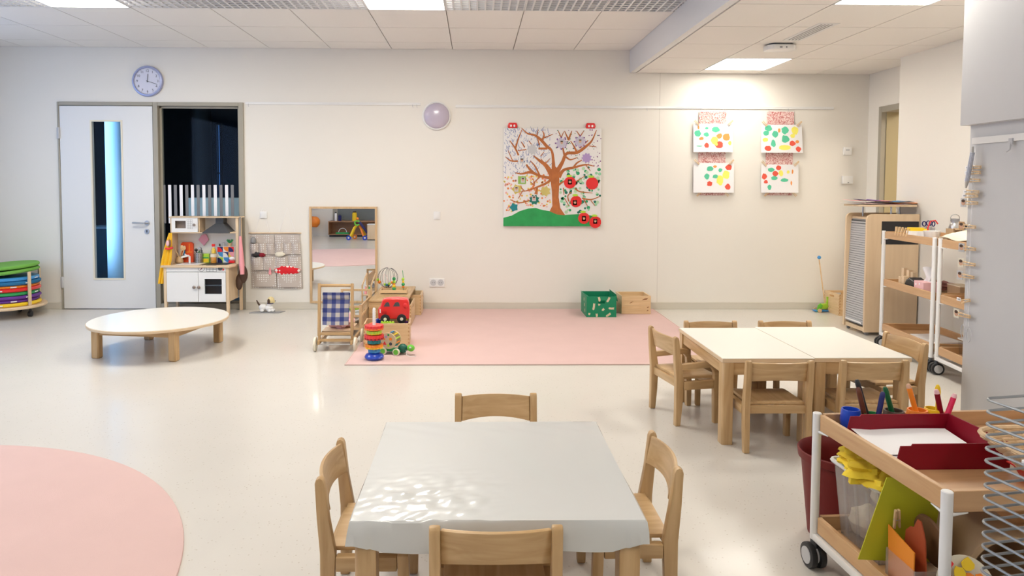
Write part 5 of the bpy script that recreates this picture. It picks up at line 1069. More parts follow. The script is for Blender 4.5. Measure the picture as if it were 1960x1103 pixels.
# ================================================================= ROLLER SHUTTER CABINET
ca0, ca1, cya, cyb, CH = 3.385, 3.845, -1.305, -.955, 1.062
t = thing('shutter_cabinet', 'birch cabinet with grey roller shutter beside the shelf trolleys', 'cabinet', ((ca0 + ca1) / 2, (cya + cyb) / 2, 0))
def cpan(y0, y1): 
    P = [(ca0, .03)] + [(ca0 + .05 - .05 * math.cos(a), CH - .05 + .05 * math.sin(a)) for a in [k * PI / 12 for k in range(7)]] + [(ca1, CH), (ca1, .03)]
    b = B(); b.prism(P, 'Y', y0, y1); b.build('side_panel', M['birch'], t, bevel=.002, seg=1, world=True)
cpan(cya, cya + .022); cpan(cyb - .022, cyb)
wb_('top_panel', 'birchx', ca0 + .05, ca1, cya + .022, cyb - .022, CH - .05, CH - .03); wb_('plinth', 'birchx', ca0 + .015, ca1, cya + .022, cyb - .022, .03, .065); wb_('back_panel', 'birch', ca1 - .012, ca1, cya + .022, cyb - .022, .065, CH - .05)
b = B(); N_ = 43; pts = []
for k in range(N_): pts.append((ca0 + .012 + .03 * (k / N_),   .085 + k * .0206))
for k in range(N_):
    x, z = pts[k]; b.box(x, x + .006, cya + .022, cyb - .022, z, z + .0175)
for k in range(7):
    a = R(10 + k * 13); x, z = ca0 + .105 - .06 * math.cos(a), CH - .09 + .055 * math.sin(a); b.cbox((x, (cya + cyb) / 2, z), (.006, cyb - cya - .044, .0135), ry=-(PI / 2 - a) + PI / 2)
sh = b.build('shutter_slats', mat('shutter_grey', (.50, .50, .52), .4, .2), t, world=True, kind='stuff')
wb_('shutter_core', 'dgrey', ca0 + .045, ca0 + .05, cya + .022, cyb - .022, .065, CH - .06)
b = B(); b.tube([(ca0 + .004, cya + .05, .10), (ca0 - .004, cya + .06, .105), (ca0 - .004, cyb - .06, .105), (ca0 + .004, cyb - .05, .10)], .006, 8); b.build('handle', M['white'], t, world=True)
for x, y in ((ca0 + .04, cya + .03), (ca1 - .04, cya + .03), (ca0 + .04, cyb - .03), (ca1 - .04, cyb - .03)): b = B(); b.tube([(x, y - .008, .016), (x, y + .008, .016)], .016, 12); b.build('castor', M['grey'], t, world=True)
bx_, bz1 = W(1688, 424, cya); bx2, bz0 = W(1757, 468, cya); b = B(); b.box(bx_, bx2, cya - .004, cya, bz0, bz1); b.build('black_slab', M['black'], t, world=True)  # flat black slab on the near side panel
for px, y in ((1652, -1.02), (1706, -1.25), (1763, -1.05), (1722, -1.02)): x = W(px, 400, y)[0]; b = B(); b.cyl((x, y, CH - .03 if ca0 + .05 < x else CH - .01), (x, y, 1.125), .008, 10); b.build('desk_post', M['steel'], t, world=True)
b = B(); b.prism([(q[0] + 3.60, q[1] - 1.12) for q in rounded(-.245, .245, -.20, .20, .08, 6)], 'Z', 1.125, 1.142); b.build('desk_top', M['birchx'], t, bevel=.004, world=True)
zc = 1.1425
for k, (dx, dy, w_, h_, rz, m_, lab) in enumerate(((-.08, .03, .30, .22, 8, 'paper', 'white drawing paper at the bottom of the pile'), (-.04, -.06, .30, .2, -10, 'lpink', 'pink drawing sheet in the pile'), (.12, -.04, .2, .2, 15, 'orange', 'orange and dark painted sheet on the right of the pile'), (-.06, .05, .28, .2, 4, 'paper', 'white sheet on the upper side of the pile'), (.08, -.08, .22, .16, -20, 'dgrey', 'black painted sheet in the pile'), (.14, .0, .12, .12, 5, 'lblue', 'small light blue sheet in the pile'), (-.08, .06, .26, .2, -6, 'pink', 'red-pink sheet near the top of the pile'), (-.09, .04, .12, .14, 12, 'purple', 'small purple sheet on top of the pile'))):
    b = B(); b.grid(lambda u, v: (w_ * 1.25 * (u - .5), h_ * 1.2 * (v - .5), .002 + .010 * (2 * u - 1) ** 2 * (.4 + .6 * v) + .003 * math.sin(5 * u + k)), 10, 5, .0012); o = b.build('drawing_sheet', M[m_]); at(o, (3.60 + dx, -1.12 + dy, zc), R(rz)); tag(o, lab + ' above the shutter cabinet', 'drawing'); zc += .0045

# ================================================================= SHELF TROLLEYS
def trolley(name, label, cx, cy, rz, L_, Wd, H, trays, group=None, wood_='tray'):
    t = thing(name, label, 'trolley', (cx, cy, 0), rz, group); a, c = L_ / 2, Wd / 2; r = .014; rim, th = .055, .015
    for sx in (-1, 1):
        for sy in (-1, 1):
            b = B(); b.tube([(sx * a, sy * c, .10), (sx * a, sy * c, H - .002), (sx * a, sy * c, H)], [r, r, r * .85], 18); b.build('post', M['paint'], t)
            g = thing('x', '', '', (0, 0, 0)); bpy.data.objects.remove(g)
            for e in (-.016, .016):
                b = B(); b.tube([(sx * a + e - .010, sy * c, .042), (sx * a + e + .010, sy * c, .042)], .042, 24); o = b.build('castor_wheel', M['black'], t, bevel=.004)
            b = B(); b.tube([(sx * a - .029, sy * c, .042), (sx * a + .029, sy * c, .042)], .028, 18); b.build('castor_hub', M['lgrey'], t)
            b = B(); b.cyl((sx * a, sy * c, .06), (sx * a, sy * c, .10), .012, 10); b.build('castor_stem', M['dgrey'], t)
    for sy in (-1, 1): b = B(); b.box(-a, a, sy * c - .011, sy * c + .011, .098, .122); b.build('frame_rail', M['paint'], t, bevel=.003)
    for sx in (-1, 1): b = B(); b.box(sx * a - .011, sx * a + .011, -c, c, .098, .122); b.build('frame_rail', M['paint'], t, bevel=.003)
    for z in trays:
        ai, ci = a - r - .001, c - r - .001
        ai = a - .004; ci = c - .004
        b = B(); b.box(-ai + th, ai - th, -ci + th, ci - th, z, z + .008); tr_ = b.build('tray_board', M[wood_ + 'x'], t)
        xs_, ys_ = a - .018, c - .018
        for sy in (-1, 1): y0, y1 = sorted((sy * (c - .0), sy * (c - th))); b = B(); b.box(-xs_, xs_, y0, y1, z, z + rim); b.build('tray_rim', M[wood_ + 'x'], tr_, bevel=.0015, seg=1)
        for sx in (-1, 1): x0, x1 = sorted((sx * a, sx * (a - th))); b = B(); b.box(x0, x1, -ys_, ys_, z, z + rim); b.build('tray_rim', M[wood_], tr_, bevel=.0015, seg=1)
        if z > .2:
            for sx in (-1, 1):
                for sy in (-1, 1):
                    b = B(); b.tube([(sx * a, sy * c, z - .006), (sx * (a - .06), sy * (c - .004), z - .003)], [.006, .002], 6); b.build('bracket', M['paint'], t)
                    b = B(); b.tube([(sx * a, sy * c, z - .006), (sx * (a - .004), sy * (c - .06), z - .003)], [.006, .002], 6); b.build('bracket', M['paint'], t)
    return t
TA = R(83.5); ca_, sa_ = math.cos(TA), math.sin(TA)
A0 = (3.451, -2.10); B0 = (3.357, -2.915)
trolley('shelf_trolley', 'white-framed trolley with three wooden trays next to the shutter cabinet', *A0, TA, .745, .40, .945, (.14, .502, .885))
trolley('shelf_trolley', 'white-framed trolley half hidden behind the pillar, with the cream cloth on top', *B0, TA, .745, .40, .945, (.14, .502, .885))
NT = R(2.9); N0 = (1.575, -5.19)
trolley('craft_trolley', 'low white-framed craft trolley with crayons and red tray in the foreground', *N0, NT, .80, .60, .535, (.126, .478))
def onA(u, v): return (A0[0] + u * ca_ - v * sa_, A0[1] + u * sa_ + v * ca_)     # u towards the wall, v towards the room
def onB(u, v): return (B0[0] + u * ca_ - v * sa_, B0[1] + u * sa_ + v * ca_)
def onN(u, v): return (N0[0] + u * math.cos(NT) - v * math.sin(NT), N0[1] + u * math.sin(NT) + v * math.cos(NT))
def inv(o0, a, x, y): dx, dy = x - o0[0], y - o0[1]; return (dx * math.cos(a) + dy * math.sin(a), -dx * math.sin(a) + dy * math.cos(a))
# top tray of A
TZ = .893
nm = ['first', 'second', 'third', 'fourth', 'fifth']
for k in range(5):
    x, y = onA(.19 - .045 * k, .192); peg('clothes_peg', '%s wooden peg clipped on the top tray rim, counted from the shutter cabinet' % nm[k], (x, y, .955), Matrix.Rotation(R(90), 4, 'Y') @ Matrix.Rotation(R(6 * k), 4, 'Z'))
def scissors(name, label, x, y, z, m_, rz=0, tilt=10):
    g = thing(name, label, 'scissors', (x, y, z), rz); T_ = Matrix.Rotation(R(tilt), 4, 'Y')
    for s in (-1, 1):
        b = B(); b.tube([T_ @ Vector((s * .016 + .014 * math.cos(a), 0, .125 + .018 * math.sin(a))) for a in [k * PI / 6 for k in range(12)]], .004, 6, closed=True); b.build('handle_loop', M[m_], g)
    b = B(); b.prism([(-.006, 0), (.006, 0), (.004, .11), (-.004, .11)], 'Y', -.001, .001, T_); b.build('blade', M['steel'], g)
x, y = onA(.04, .03)
t = thing('clear_cup', 'clear plastic cup holding scissors on the top trolley tray', 'cup', (x, y, TZ)); b = B(); b.lathe([(.032, .0), (.042, .10), (.040, .10), (.030, .003), (0, .003)], n=24); b.build('cup', M['clear'], t)
scissors('scissors', 'navy-handled scissors leaning left in the clear cup', x - .01, y - .01, TZ + .006, 'navy', 0, -8); scissors('scissors', 'dark blue-handled scissors leaning right in the clear cup', x + .01, y + .01, TZ + .006, 'navy', .3, 12)
item('red_tool', 'red bow-shaped craft saw beside the clear cup', 'tool', x - .005, y - .055, TZ, [('bow', 'red', lambda b: b.tube([(-.035, 0, .02), (-.04, 0, .1), (-.02, 0, .15), (.015, 0, .155), (.035, 0, .13)], .005, 7)), ('handle', 'dred', lambda b: b.cyl((-.03, 0, 0), (-.032, 0, .07), .010, 10))])
x, y = onA(.0, .14)
item('toy_crane', 'yellow and white toy digger on the top trolley tray', 'toy', x, y, TZ + .01, [('body', 'paper', lambda b: b.box(-.035, .03, -.055, .05, .02, .065)), ('cab', 'yellow', lambda b: (b.box(-.03, .025, -.05, .045, .065, .09), b.box(-.04, .04, -.05, -.02, .0, .02))), ('arm', 'yellow', lambda b: b.tube([(0, .03, .06), (0, .08, .07), (0, .12, .03)], [.014, .014, .008], 8)), ('wheel', 'black', lambda b: b.cyl((-.04, .03, .012), (.04, .03, .012), .012, 12))], TA + PI)
x, y = onA(-.14, .10)
item('white_bowl', 'white round bowl near the trolley post on the top tray', 'bowl', x, y, TZ, [('bowl', 'white', lambda b: b.lathe([(.028, 0), (.044, .02), (.056, .085), (.053, .085), (.04, .02), (0, .01)], n=28))])
x, y = onA(-.10, -.07)
item('small_carton', 'small brown carton behind the white bowl', 'box', x, y, TZ, [('carton', 'kraft', lambda b: b.box(-.03, .03, -.04, .04, 0, .10)), ('flap', 'kraft', lambda b: b.cbox((0, -.05, .1), (.06, .03, .002), rx=R(20)))])
x, y = onA(-.16, -.08); x, y = 3.55, -2.16
item('steel_bottle', 'stainless steel drinking bottle with wire loop lid on the trolley', 'bottle', x, y, TZ, [('bottle', 'steel', lambda b: b.lathe([(.036, 0), (.038, .005), (.038, .11), (.030, .135), (.026, .14), (.026, .165), (0, .165)], n=28)), ('lid', 'grey', lambda b: b.lathe([(.029, .150), (.029, .172), (0, .174)], n=24)), ('wire_loop', 'steel', lambda b: b.tube([(-.029, 0, .16)] + [(-.034 * math.cos(a), 0, .175 + .028 * math.sin(a)) for a in [k * PI / 8 for k in range(9)]] + [(.029, 0, .16)], .0025, 6))])
x, y = 3.50, -2.33
item('pen_cup', 'dark teal cup with black-handled scissors and pens at the trolley post', 'cup', x, y, TZ, [('cup', 'teal', lambda b: b.lathe([(.03, 0), (.034, .08), (.031, .08), (0, .01)], n=20)), ('glue_stick', 'paper', lambda b: b.cyl((.012, .01, .02), (.014, .012, .12), .010, 10)), ('red_pen', 'red', lambda b: b.cyl((.0, -.01, .02), (.05, -.02, .16), .005, 8)), ('black_pen', 'black', lambda b: b.cyl((.0, .01, .02), (-.02, .01, .15), .006, 8)), ('scissor_loop', 'black', lambda b: [b.tube([(dx + .015 * math.cos(a), -.02, .125 + .02 * math.sin(a)) for a in [k * PI / 6 for k in range(12)]], .0045, 6, closed=True) for dx in (-.02, .018)])])
x, y = onB(.23, .05)
b = B(); rnd2 = random.Random(4)
b.grid(lambda u, v: (-.12 + .24 * u, -.22 + .44 * v, .06 * math.sin(PI * u) ** .5 * math.sin(PI * min(v * 1.2, 1)) ** .5 + .008 * math.sin(u * 13 + v * 9) + .004), 16, 16, .006)
o = b.build('cream_cloth', M['gold']); at(o, (x, y, TZ + .05), TA + PI / 2); tag(o, 'cream patterned cloth heaped on the trolley half hidden by the pillar', 'cloth')
# middle tray of A
MZ = .5105
def blocks(b, k):
    pass
for k, (u, v, s, h, lab) in enumerate(((.17, .15, .034, .09, 'front left short'), (.12, .15, .036, .10, 'front right tall'), (.21, .11, .034, .155, 'rear left tallest'), (.15, .10, .036, .145, 'rear middle'), (.095, .10, .032, .135, 'rear right'))):
    x, y = onA(u, v); b = B(); b.box(-s / 2, s / 2, -s / 2, s / 2, 0, h); o = b.build('wooden_block', M['birch'], bevel=.001, seg=1); at(o, (x, y, MZ), TA); tag(o, 'upright wooden building block, %s, on the middle trolley tray' % lab, 'block', 'wooden blocks on the middle tray')
x, y = onA(.01, .13); item('black_pouch', 'black angular pouch on the middle trolley tray', 'pouch', x, y, MZ, [('pouch', 'black', lambda b: b.prism([(-.07, 0), (.06, 0), (.065, .09), (.0, .105), (-.05, .08), (-.07, .05)], 'Y', -.04, .04)), ('zip', 'grey', lambda b: b.tube([(-.05, -.041, .075), (.0, -.041, .095), (.06, -.041, .08)], .002, 5))], TA + PI)
x, y = onA(-.14, .12); g = item('tissue_box', 'pink tissue box with a white tissue on the middle trolley tray', 'tissue box', x, y, MZ, [('carton', 'lpink', lambda b: b.box(-.065, .065, -.06, .06, 0, .095)), ('white_dot', 'paper', lambda b: [b.prism([(q[0] + u, q[1] + v) for q in ngon(.008, 10)], 'Y', -.0612, -.06) for u, v in ((-.04, .07), (.01, .078))]), ('printed_bear', 'mbrown', lambda b: (b.prism([(q[0] + .03, q[1] + .03) for q in ngon(.014, 10)], 'Y', -.0612, -.06), b.prism([(q[0] + .045, q[1] + .015) for q in ngon(.012, 10)], 'Y', -.0612, -.06)))], TA + PI)
b = B(); b.grid(lambda u, v: (-.055 + .11 * u, .03 * math.sin(u * 8 + v * 2) * v, .095 + (.10 * math.sin(PI * u) ** .7 + .01) * v), 10, 6, .001); b.build('tissue', M['paper'], g)
x, y = onA(-.27, -.04); item('small_carton', 'brown carton behind the posts on the middle trolley tray', 'box', x, y, MZ, [('carton', 'kraft', lambda b: b.box(-.08, .08, -.05, .05, 0, .085)), ('lid', 'gold', lambda b: b.box(-.081, .081, -.051, .051, .085, .09))], TA + PI)
x, y = onA(.03, -.07); soft('rag', 'rose and green crumpled rag behind the black pouch', 'cloth', (x, y, MZ + .045), .06, (1.5, 1, .55), mat('rose_rag', (.35, .16, .15), .9), 31, .25)
x, y = onB(.2, -.03); item('book_box', 'red-brown card box on the middle tray of the half-hidden trolley', 'box', x, y, MZ, [('carton', mat('terracotta', (.45, .20, .15), .6), lambda b: b.box(-.08, .08, -.06, .06, 0, .07)), ('label_stripe', 'dred', lambda b: b.box(-.08, .08, -.0615, -.06, .03, .036))], TA + PI)
# bottom trays
x, y = onA(.0, -.03)
for k, (dx, dy, m_, lab) in enumerate(((0, 0, 'lgrey', 'lower grey-lilac'), (-.05, -.06, 'paper', 'upper white'))):
    b = B(); b.cbox((0, 0, .006), (.30, .22, .012)); o = b.build('paper_stack', M[m_]); at(o, (x + dx, y + dy, .1485 + .0125 * k), TA + .1 + .12 * k); tag(o, '%s paper stack on the bottom tray beside the shutter cabinet' % lab, 'paper')
x, y = onB(.20, .03)
t = thing('clear_tub', 'clear lidded tub with cream cups on the bottom tray of the half-hidden trolley', 'tub', (x, y, .1485), TA)
b = B(); b.hull8([(-.09, -.07, 0), (.09, -.07, 0), (.09, .07, 0), (-.09, .07, 0), (-.1, -.08, .12), (.1, -.08, .12), (.1, .08, .12), (-.1, .08, .12)]); b.build('tub', M['clear'], t, bevel=.006)
b = B(); b.prism(rounded(-.105, .105, -.085, .085, .02), 'Z', .12, .128); b.build('lid', M['paper'] if False else M['white'], t, bevel=.002)
for k in range(3): b = B(); b.lathe([(.025, 0), (.03, .025), (0, .025)], (-.05 + .05 * k, .0, .01 + .026 * k), 14); b.build('cream_cup', M['cream'], t)

# ================================================================= FOREGROUND CRAFT TROLLEY CONTENT
NZ = .4865
def cup(label, px_x, y, m_, sticks, r=.029, h=.070, group=None):
    t = thing('crayon_cup', label, 'cup', (px_x, y, NZ))
    b = B(); b.lathe([(r * .85, 0), (r * 1.02, .015), (r * 1.08, .035), (r * .98, h - .006), (r * .94, h), (r * .82, h), (r * .80, h - .006), (r * .8, .01), (0, .008)], n=28); b.build('cup', M[m_], t)
    return t
def crayon(label, x, y, m_, dx, dy, L_, r=.0085, tip=None):
    d = Vector((dx, dy, 1)).normalized(); p = Vector((0, 0, 0)); t = thing('crayon', label, 'crayon', (x, y, NZ + .012))
    mm = M[m_] if isinstance(m_, str) else m_; b = B(); b.tube([p, p + d * (L_ - .014)], r, 10); b.build('barrel', mm, t)
    b = B(); b.tube([p + d * (L_ - .014), p + d * (L_ - .006), p + d * L_], [r * .98, r * .9, r * .55], 10); b.build('tip', M[tip] if tip else mm, t)
def NX(px, Y): return W(px, 800, Y)[0]
yc = -4.945
x = max(NX(1628, yc), 1.222); cup('bright blue crayon cup at the left end of the craft trolley', x, yc, 'blue', 0, .030, .072)
x = NX(1669, -4.955); cup('green crayon cup with brown, black and navy crayons', x, -4.958, 'green', 0, .030, .06)
crayon('brown crayon leaning left in the green cup', x - .014, -4.955, mat('brown_crayon', (.13, .035, .015), .35), -.22, .1, .135); crayon('black crayon leaning left in the green cup', x - .0, -4.945, 'black', -.24, .15, .158); crayon('navy crayon leaning right in the green cup', x + .006, -4.968, 'navy', .20, .05, .125)
x = NX(1712, yc); cup('dark brown crayon cup with a green crayon', x, yc + .004, 'dbrown', 0, .032, .066); crayon('dark green crayon leaning left in the brown cup', x + .006, yc, mat('crayon_green', (.005, .10, .03), .35), -.26, .1, .135)
x = NX(1757, yc); cup('orange crayon cup with one orange crayon', x, yc + .004, 'orange', 0, .032, .068); crayon('orange crayon leaning left in the orange cup', x + .008, yc, 'orange', -.26, .1, .145, tip='skin')
x = NX(1790, yc); cup('yellow crayon cup with a yellow spoon shape', x, yc + .01, 'yellow', 0, .028, .07)
b = B(); b.ball((0, 0, .125), .014, 12, (.8, .4, 1.9)); b.tube([(0, 0, .02), (0, 0, .11)], .005, 8); o = b.build('yellow_spatula', M['yellow']); at(o, (x + .012, yc + .01, NZ)); tag(o, 'yellow rounded plastic stick standing in the yellow cup', 'stick')
x = NX(1800, -4.965); cup('red crayon cup behind the red letter tray, right of the yellow cup', x + .006, -4.955 - .01, 'red', 0, .028, .06)
crayon('crimson pencil leaning left, crossing the pink one', x + .016, -4.960, 'dred', -.20, .05, .13, tip='lpink'); crayon('pink-red pencil leaning right in the red cup', x - .006, -4.982, mat('hot_pink', (.70, .02, .09), .4), .33, .0, .128, tip='lpink')
# red letter tray
t = thing('letter_tray', 'dark red plastic letter tray with white paper on the craft trolley', 'letter tray', (1.37, -5.13, NZ), R(1))
b = B(); b.box(-.165, .165, -.135, .125, 0, .004); b.build('floor', M['dred'], t)
for y, s in ((.125, 1), (-.135, -1)):
    b = B(); b.prism([(-.165, .0), (.175, .0), (.18, .075), (-.115, .075), (-.118, .069), (-.150, .069)], 'Y', min(y, y - s * .004), max(y, y - s * .004)); b.build('side_wall', M['dred'], t, bevel=.001, seg=1)
b = B(); b.hull8([(.163, -.135, 0), (.167, -.135, 0), (.167, .125, 0), (.163, .125, 0), (.176, -.135, .075), (.180, -.135, .075), (.180, .125, .075), (.176, .125, .075)]); b.build('end_wall', M['dred'], t)
b = B(); b.cbox((0, 0, .006), (.29, .235, .012)); o = b.build('paper_stack', M['paper']); at(o, (1.36, -5.14, NZ + .0045), R(1)); tag(o, 'stack of white paper in the red letter tray', 'paper')
b = B(); b.grid(lambda u, v: (-.15 + .30 * u, -.10 + .20 * v, .002 + .012 * u * v + .010 * max(0, 1 - u * 5) * v + .004 * math.sin(u * 3)), 14, 8, .0008); o = b.build('loose_sheet', M['paper']); at(o, (1.365, -5.115, NZ + .018), R(-3)); tag(o, 'curled loose white sheet on top of the paper stack in the red tray', 'paper')
# red box and wicker basket
t = thing('red_tub', 'bright red plastic tub under the wicker basket', 'tub', (1.68, -5.395, NZ)); b = B(); b.hull8([(-.15, -.075, 0), (.15, -.075, 0), (.15, .075, 0), (-.15, .075, 0), (-.17, -.085, .036), (.17, -.085, .036), (.17, .085, .036), (-.17, .085, .036)]); b.build('tub', M['red'], t, bevel=.008); b = B(); b.box(-.178, .178, -.092, .092, .036, .041); b.build('rim', M['red'], t, bevel=.003)
t = thing('wicker_basket', 'rectangular wicker basket standing on the red tub', 'basket', (1.65, -5.42, NZ + .042)); n = 48; lev = 11
def bask(a, k, off=0):
    f = k / (lev - 1); hx = .165 + .085 * f; hy = .075 + .06 * f; c_, s_ = math.cos(a), math.sin(a); q = (abs(c_) ** 5 + abs(s_) ** 5) ** (-1 / 5); rr_ = 1 + off
    return (hx * c_ * q * rr_, hy * s_ * q * rr_, .008 + .075 * f)
for k in range(lev):
    b = B(); b.tube([bask(2 * PI * i / 96, k, .018 * math.sin(PI * i / 1.0 * .5 + PI * (k % 2) + PI / 4)) for i in range(96)], .0042, 5, closed=True); b.build('woven_strand', M['wicker'], t)
b = B()
for i in range(n): b.tube([bask(2 * PI * i / n, 0), bask(2 * PI * i / n, lev / 2), bask(2 * PI * i / n, lev - 1)], .0028, 5)
b.build('stakes', M['wicker'], t, kind='stuff')
b = B(); b.tube([tuple(Vector(bask(2 * PI * i / 96, lev - 1)) + Vector((0, 0, .005))) for i in range(96)], .007, 6, closed=True); b.build('rim', M['wicker'], t)
b = B(); b.box(-.16, .16, -.07, .07, .002, .007); b.build('basket_floor', M['wicker'], t)
# lower tray
LZ = .135
t = thing('storage_tub', 'tall clear plastic tub with yellow cloths on the lower trolley tray', 'tub', (1.395, -5.035, LZ), NT); P0, P1 = (.155, .10), (.175, .118); Hb = .245
def wall_(p0, p1):
    b = B(); n_ = Vector((p1[1] - p0[1], -(p1[0] - p0[0]))).normalized() * .003; q0 = (p0[0] * P1[0] / P0[0], p0[1] * P1[1] / P0[1]); q1 = (p1[0] * P1[0] / P0[0], p1[1] * P1[1] / P0[1])
    b.hull8([(p0[0], p0[1], 0), (p1[0], p1[1], 0), (p1[0] - n_.x, p1[1] - n_.y, 0), (p0[0] - n_.x, p0[1] - n_.y, 0), (q0[0], q0[1], Hb), (q1[0], q1[1], Hb), (q1[0] - n_.x, q1[1] - n_.y, Hb), (q0[0] - n_.x, q0[1] - n_.y, Hb)]); b.build('wall', M['milky'], t)
M['milky'] = glass('milky_plastic', (.93, .92, .92), .08, .25)
_nt = M['milky'].node_tree; _o = [n_ for n_ in _nt.nodes if n_.type == 'OUTPUT_MATERIAL'][0]; _src = _o.inputs[0].links[0].from_socket
_d = _nt.nodes.new('ShaderNodeBsdfTranslucent'); _d.inputs[0].default_value = (.9, .88, .87, 1); _d2 = _nt.nodes.new('ShaderNodeBsdfDiffuse'); _d2.inputs[0].default_value = (.85, .83, .82, 1); _m0 = _nt.nodes.new('ShaderNodeMixShader'); _nt.links.new(_d.outputs[0], _m0.inputs[1]); _nt.links.new(_d2.outputs[0], _m0.inputs[2])
_m1 = _nt.nodes.new('ShaderNodeMixShader'); _m1.inputs[0].default_value = .15; _nt.links.new(_src, _m1.inputs[1]); _nt.links.new(_m0.outputs[0], _m1.inputs[2]); _nt.links.new(_m1.outputs[0], _o.inputs[0])
c4 = [(-P0[0], -P0[1]), (P0[0], -P0[1]), (P0[0], P0[1]), (-P0[0], P0[1])]
for k in range(4): wall_(c4[k], c4[(k + 1) % 4])
b = B(); b.box(-P0[0], P0[0], -P0[1], P0[1], 0, .003); b.build('floor', M['milky'], t)
b = B(); ro = rounded(-.185, .185, -.128, .128, .02, 3) 
b.tube([(q[0], q[1], Hb) for q in ro], .007, 6, closed=True); b.build('rim', M['white'], t)
for k in range(3): b = B(); x = -P0[0] - .008 + .0; y = -.06 + .06 * k; b.hull8([(x + .004, y - .006, .01), (x + .008, y - .006, .01), (x + .008, y + .006, .01), (x + .004, y + .006, .01), (x - .014, y - .006, Hb - .03), (x - .008, y - .006, Hb - .03), (x - .008, y + .006, Hb - .03), (x - .014, y + .006, Hb - .03)]); b.build('rib', M['milky'], t)
for k, (dx, dy, dz, m_, r, lab) in enumerate(((-.07, -.02, .06, 'lpink', .055, 'pink ball'), (-.09, -.045, .045, 'yellow', .03, 'yellow ball'), (.03, .02, .06, 'cream', .07, 'cream bundle'), (-.02, .03, .15, 'cream', .065, 'pale bundle'), (-.10, .05, .06, 'cream', .05, 'beige bundle'))):
    soft('tub_toy', '%s inside the clear tub of the craft trolley' % lab, 'toy', (1.395 + dx, -5.035 + dy, LZ + dz), r, (1, 1, 1), M[m_], 40 + k, .1)
cl = [(-.115, .04, .285, .075, (1.5, .9, .40), .5), (-.12, -.02, .270, .085, (1.5, .7, .42), .6), (-.05, .02, .300, .08, (1.5, .8, .42), .2), (-.05, -.05, .275, .075, (1.6, .8, .42), -.5), (.05, -.01, .27, .08, (1.3, 1, .4), .4), (-.12, -.085, .255, .06, (1.4, .8, .45), .4)]
for k, (dx, dy, dz, r, sc, rz) in enumerate(cl):
    soft('yellow_cloth', ['yellow cloth at the far left of the heap', 'yellow cloth at the left of the heap', 'topmost yellow cloth of the heap', 'yellow cloth at the near side of the heap', 'yellow cloth at the right of the heap', 'small yellow cloth at the near left of the heap'][k] + ' in the clear tub', 'cloth', (1.395 + dx, -5.035 + dy, LZ + dz), r, sc, M['yc'], 60 + k, .22, 14, rz)
item('green_clip', 'dark green striped clip at the corner of the clear tub', 'clip', 1.235, -4.965, LZ + .245, [('clip', 'green', lambda b: [b.box(-.02 + .013 * k, -.012 + .013 * k, -.01, .01, 0, .022) for k in range(3)])], .5)
# folder
b = B(); th = Vector((0, -.003, 0)); q = [Vector(p) for p in ((1.143, -5.205, .19), (1.345, -5.225, .19), (1.345, -5.275, .462), (1.188, -5.26, .462))]
b.hull8([q[0], q[1], q[1] + th, q[0] + th, q[3], q[2], q[2] + th, q[3] + th]); tag(b.build('lime_folder', M['folder']), 'large lime yellow folder leaning across the lower trolley tray', 'folder')
# front card holder
t = thing('card_holder', 'small clear plastic card holder at the near corner of the lower tray', 'holder', (1.236, -5.315, LZ + .0), 0)
for x in (-.035, .035): b = B(); b.box(x - .0015, x + .0015, -.065, .065, 0, .115); b.build('wall', M['milky'], t)
for y in (-.065, .065): b = B(); b.box(-.035, .035, y - .0015, y + .0015, 0, .115); b.build('wall', M['milky'], t)
def card(name, label, X, P, m_, tilt=0): b = B(); b.prism(P, 'X', X, X + .003); return tag(b.build(name, M[m_] if isinstance(m_, str) else m_), label, 'card')
card('orange_card', 'bright orange card standing in the clear holder', 1.207, [(-5.365, LZ + .002), (-5.255, LZ + .002), (-5.245, LZ + .18), (-5.365, LZ + .16)], 'osheet')
card('russet_card', 'russet heart-shaped card behind the orange card', 1.240, [(-5.375, LZ + .002), (-5.29, LZ + .002), (-5.27, LZ + .13), (-5.275, LZ + .18), (-5.295, LZ + .20), (-5.31, LZ + .205), (-5.325, LZ + .235), (-5.34, LZ + .235), (-5.36, LZ + .19)], mat('russet', (.40, .07, .02), .6))
b = B(); b.lathe([(.070, 0), (.073, .006), (0, .008)], n=32, M=Matrix.Rotation(R(80), 4, 'Y')); o = b.build('brown_lid', M['mbrown']); o.location = (1.285, -5.315, LZ + .165); tag(o, 'dark brown round lid standing behind the russet card', 'lid')
peg('clothes_peg', 'wooden peg sticking up beside the russet card', (1.222, -5.262, LZ + .205), Matrix.Rotation(R(20), 4, 'X') @ Matrix.Rotation(R(78), 4, 'Y'))
b = B(); b.lathe([(.112, 0), (.115, .004), (.115, .236), (.112, .24), (.098, .24), (.096, .02), (0, .02)], n=48, M=Matrix.Rotation(PI / 2, 4, 'X')); o = b.build('cardboard_drum', M['kraft']); at(o, (1.475, -5.172, LZ + .1155), R(-8)); tag(o, 'wide tan cardboard drum lying open on the lower trolley tray', 'drum')
t = thing('painted_plate', 'paper plate painted red, yellow and green leaning by the near trolley post', 'plate', (1.295, -5.435, LZ + .105)); TP = Matrix.Rotation(R(68), 4, 'X')
b = B(); b.lathe([(.055, 0), (.078, .010), (.080, .013), (.055, .004), (0, .004)], n=36, M=TP); b.build('plate', M['cream'], t)
rp = random.Random(12)
for k in range(16):
    a = 2.4 * k; q = .012 + .0042 * k; b = B(); P_ = [(q * math.cos(a) + .017 * rp.uniform(.7, 1.2) * math.cos(2 * PI * i_ / 9), q * math.sin(a) + .017 * rp.uniform(.7, 1.2) * math.sin(2 * PI * i_ / 9)) for i_ in range(9)]
    b.prism(P_, 'Z', .0125, .0140 + .0001 * k, TP); b.build('paint_dab', M[('red', 'yellow', 'green', 'orange', 'red')[k % 5]], t)

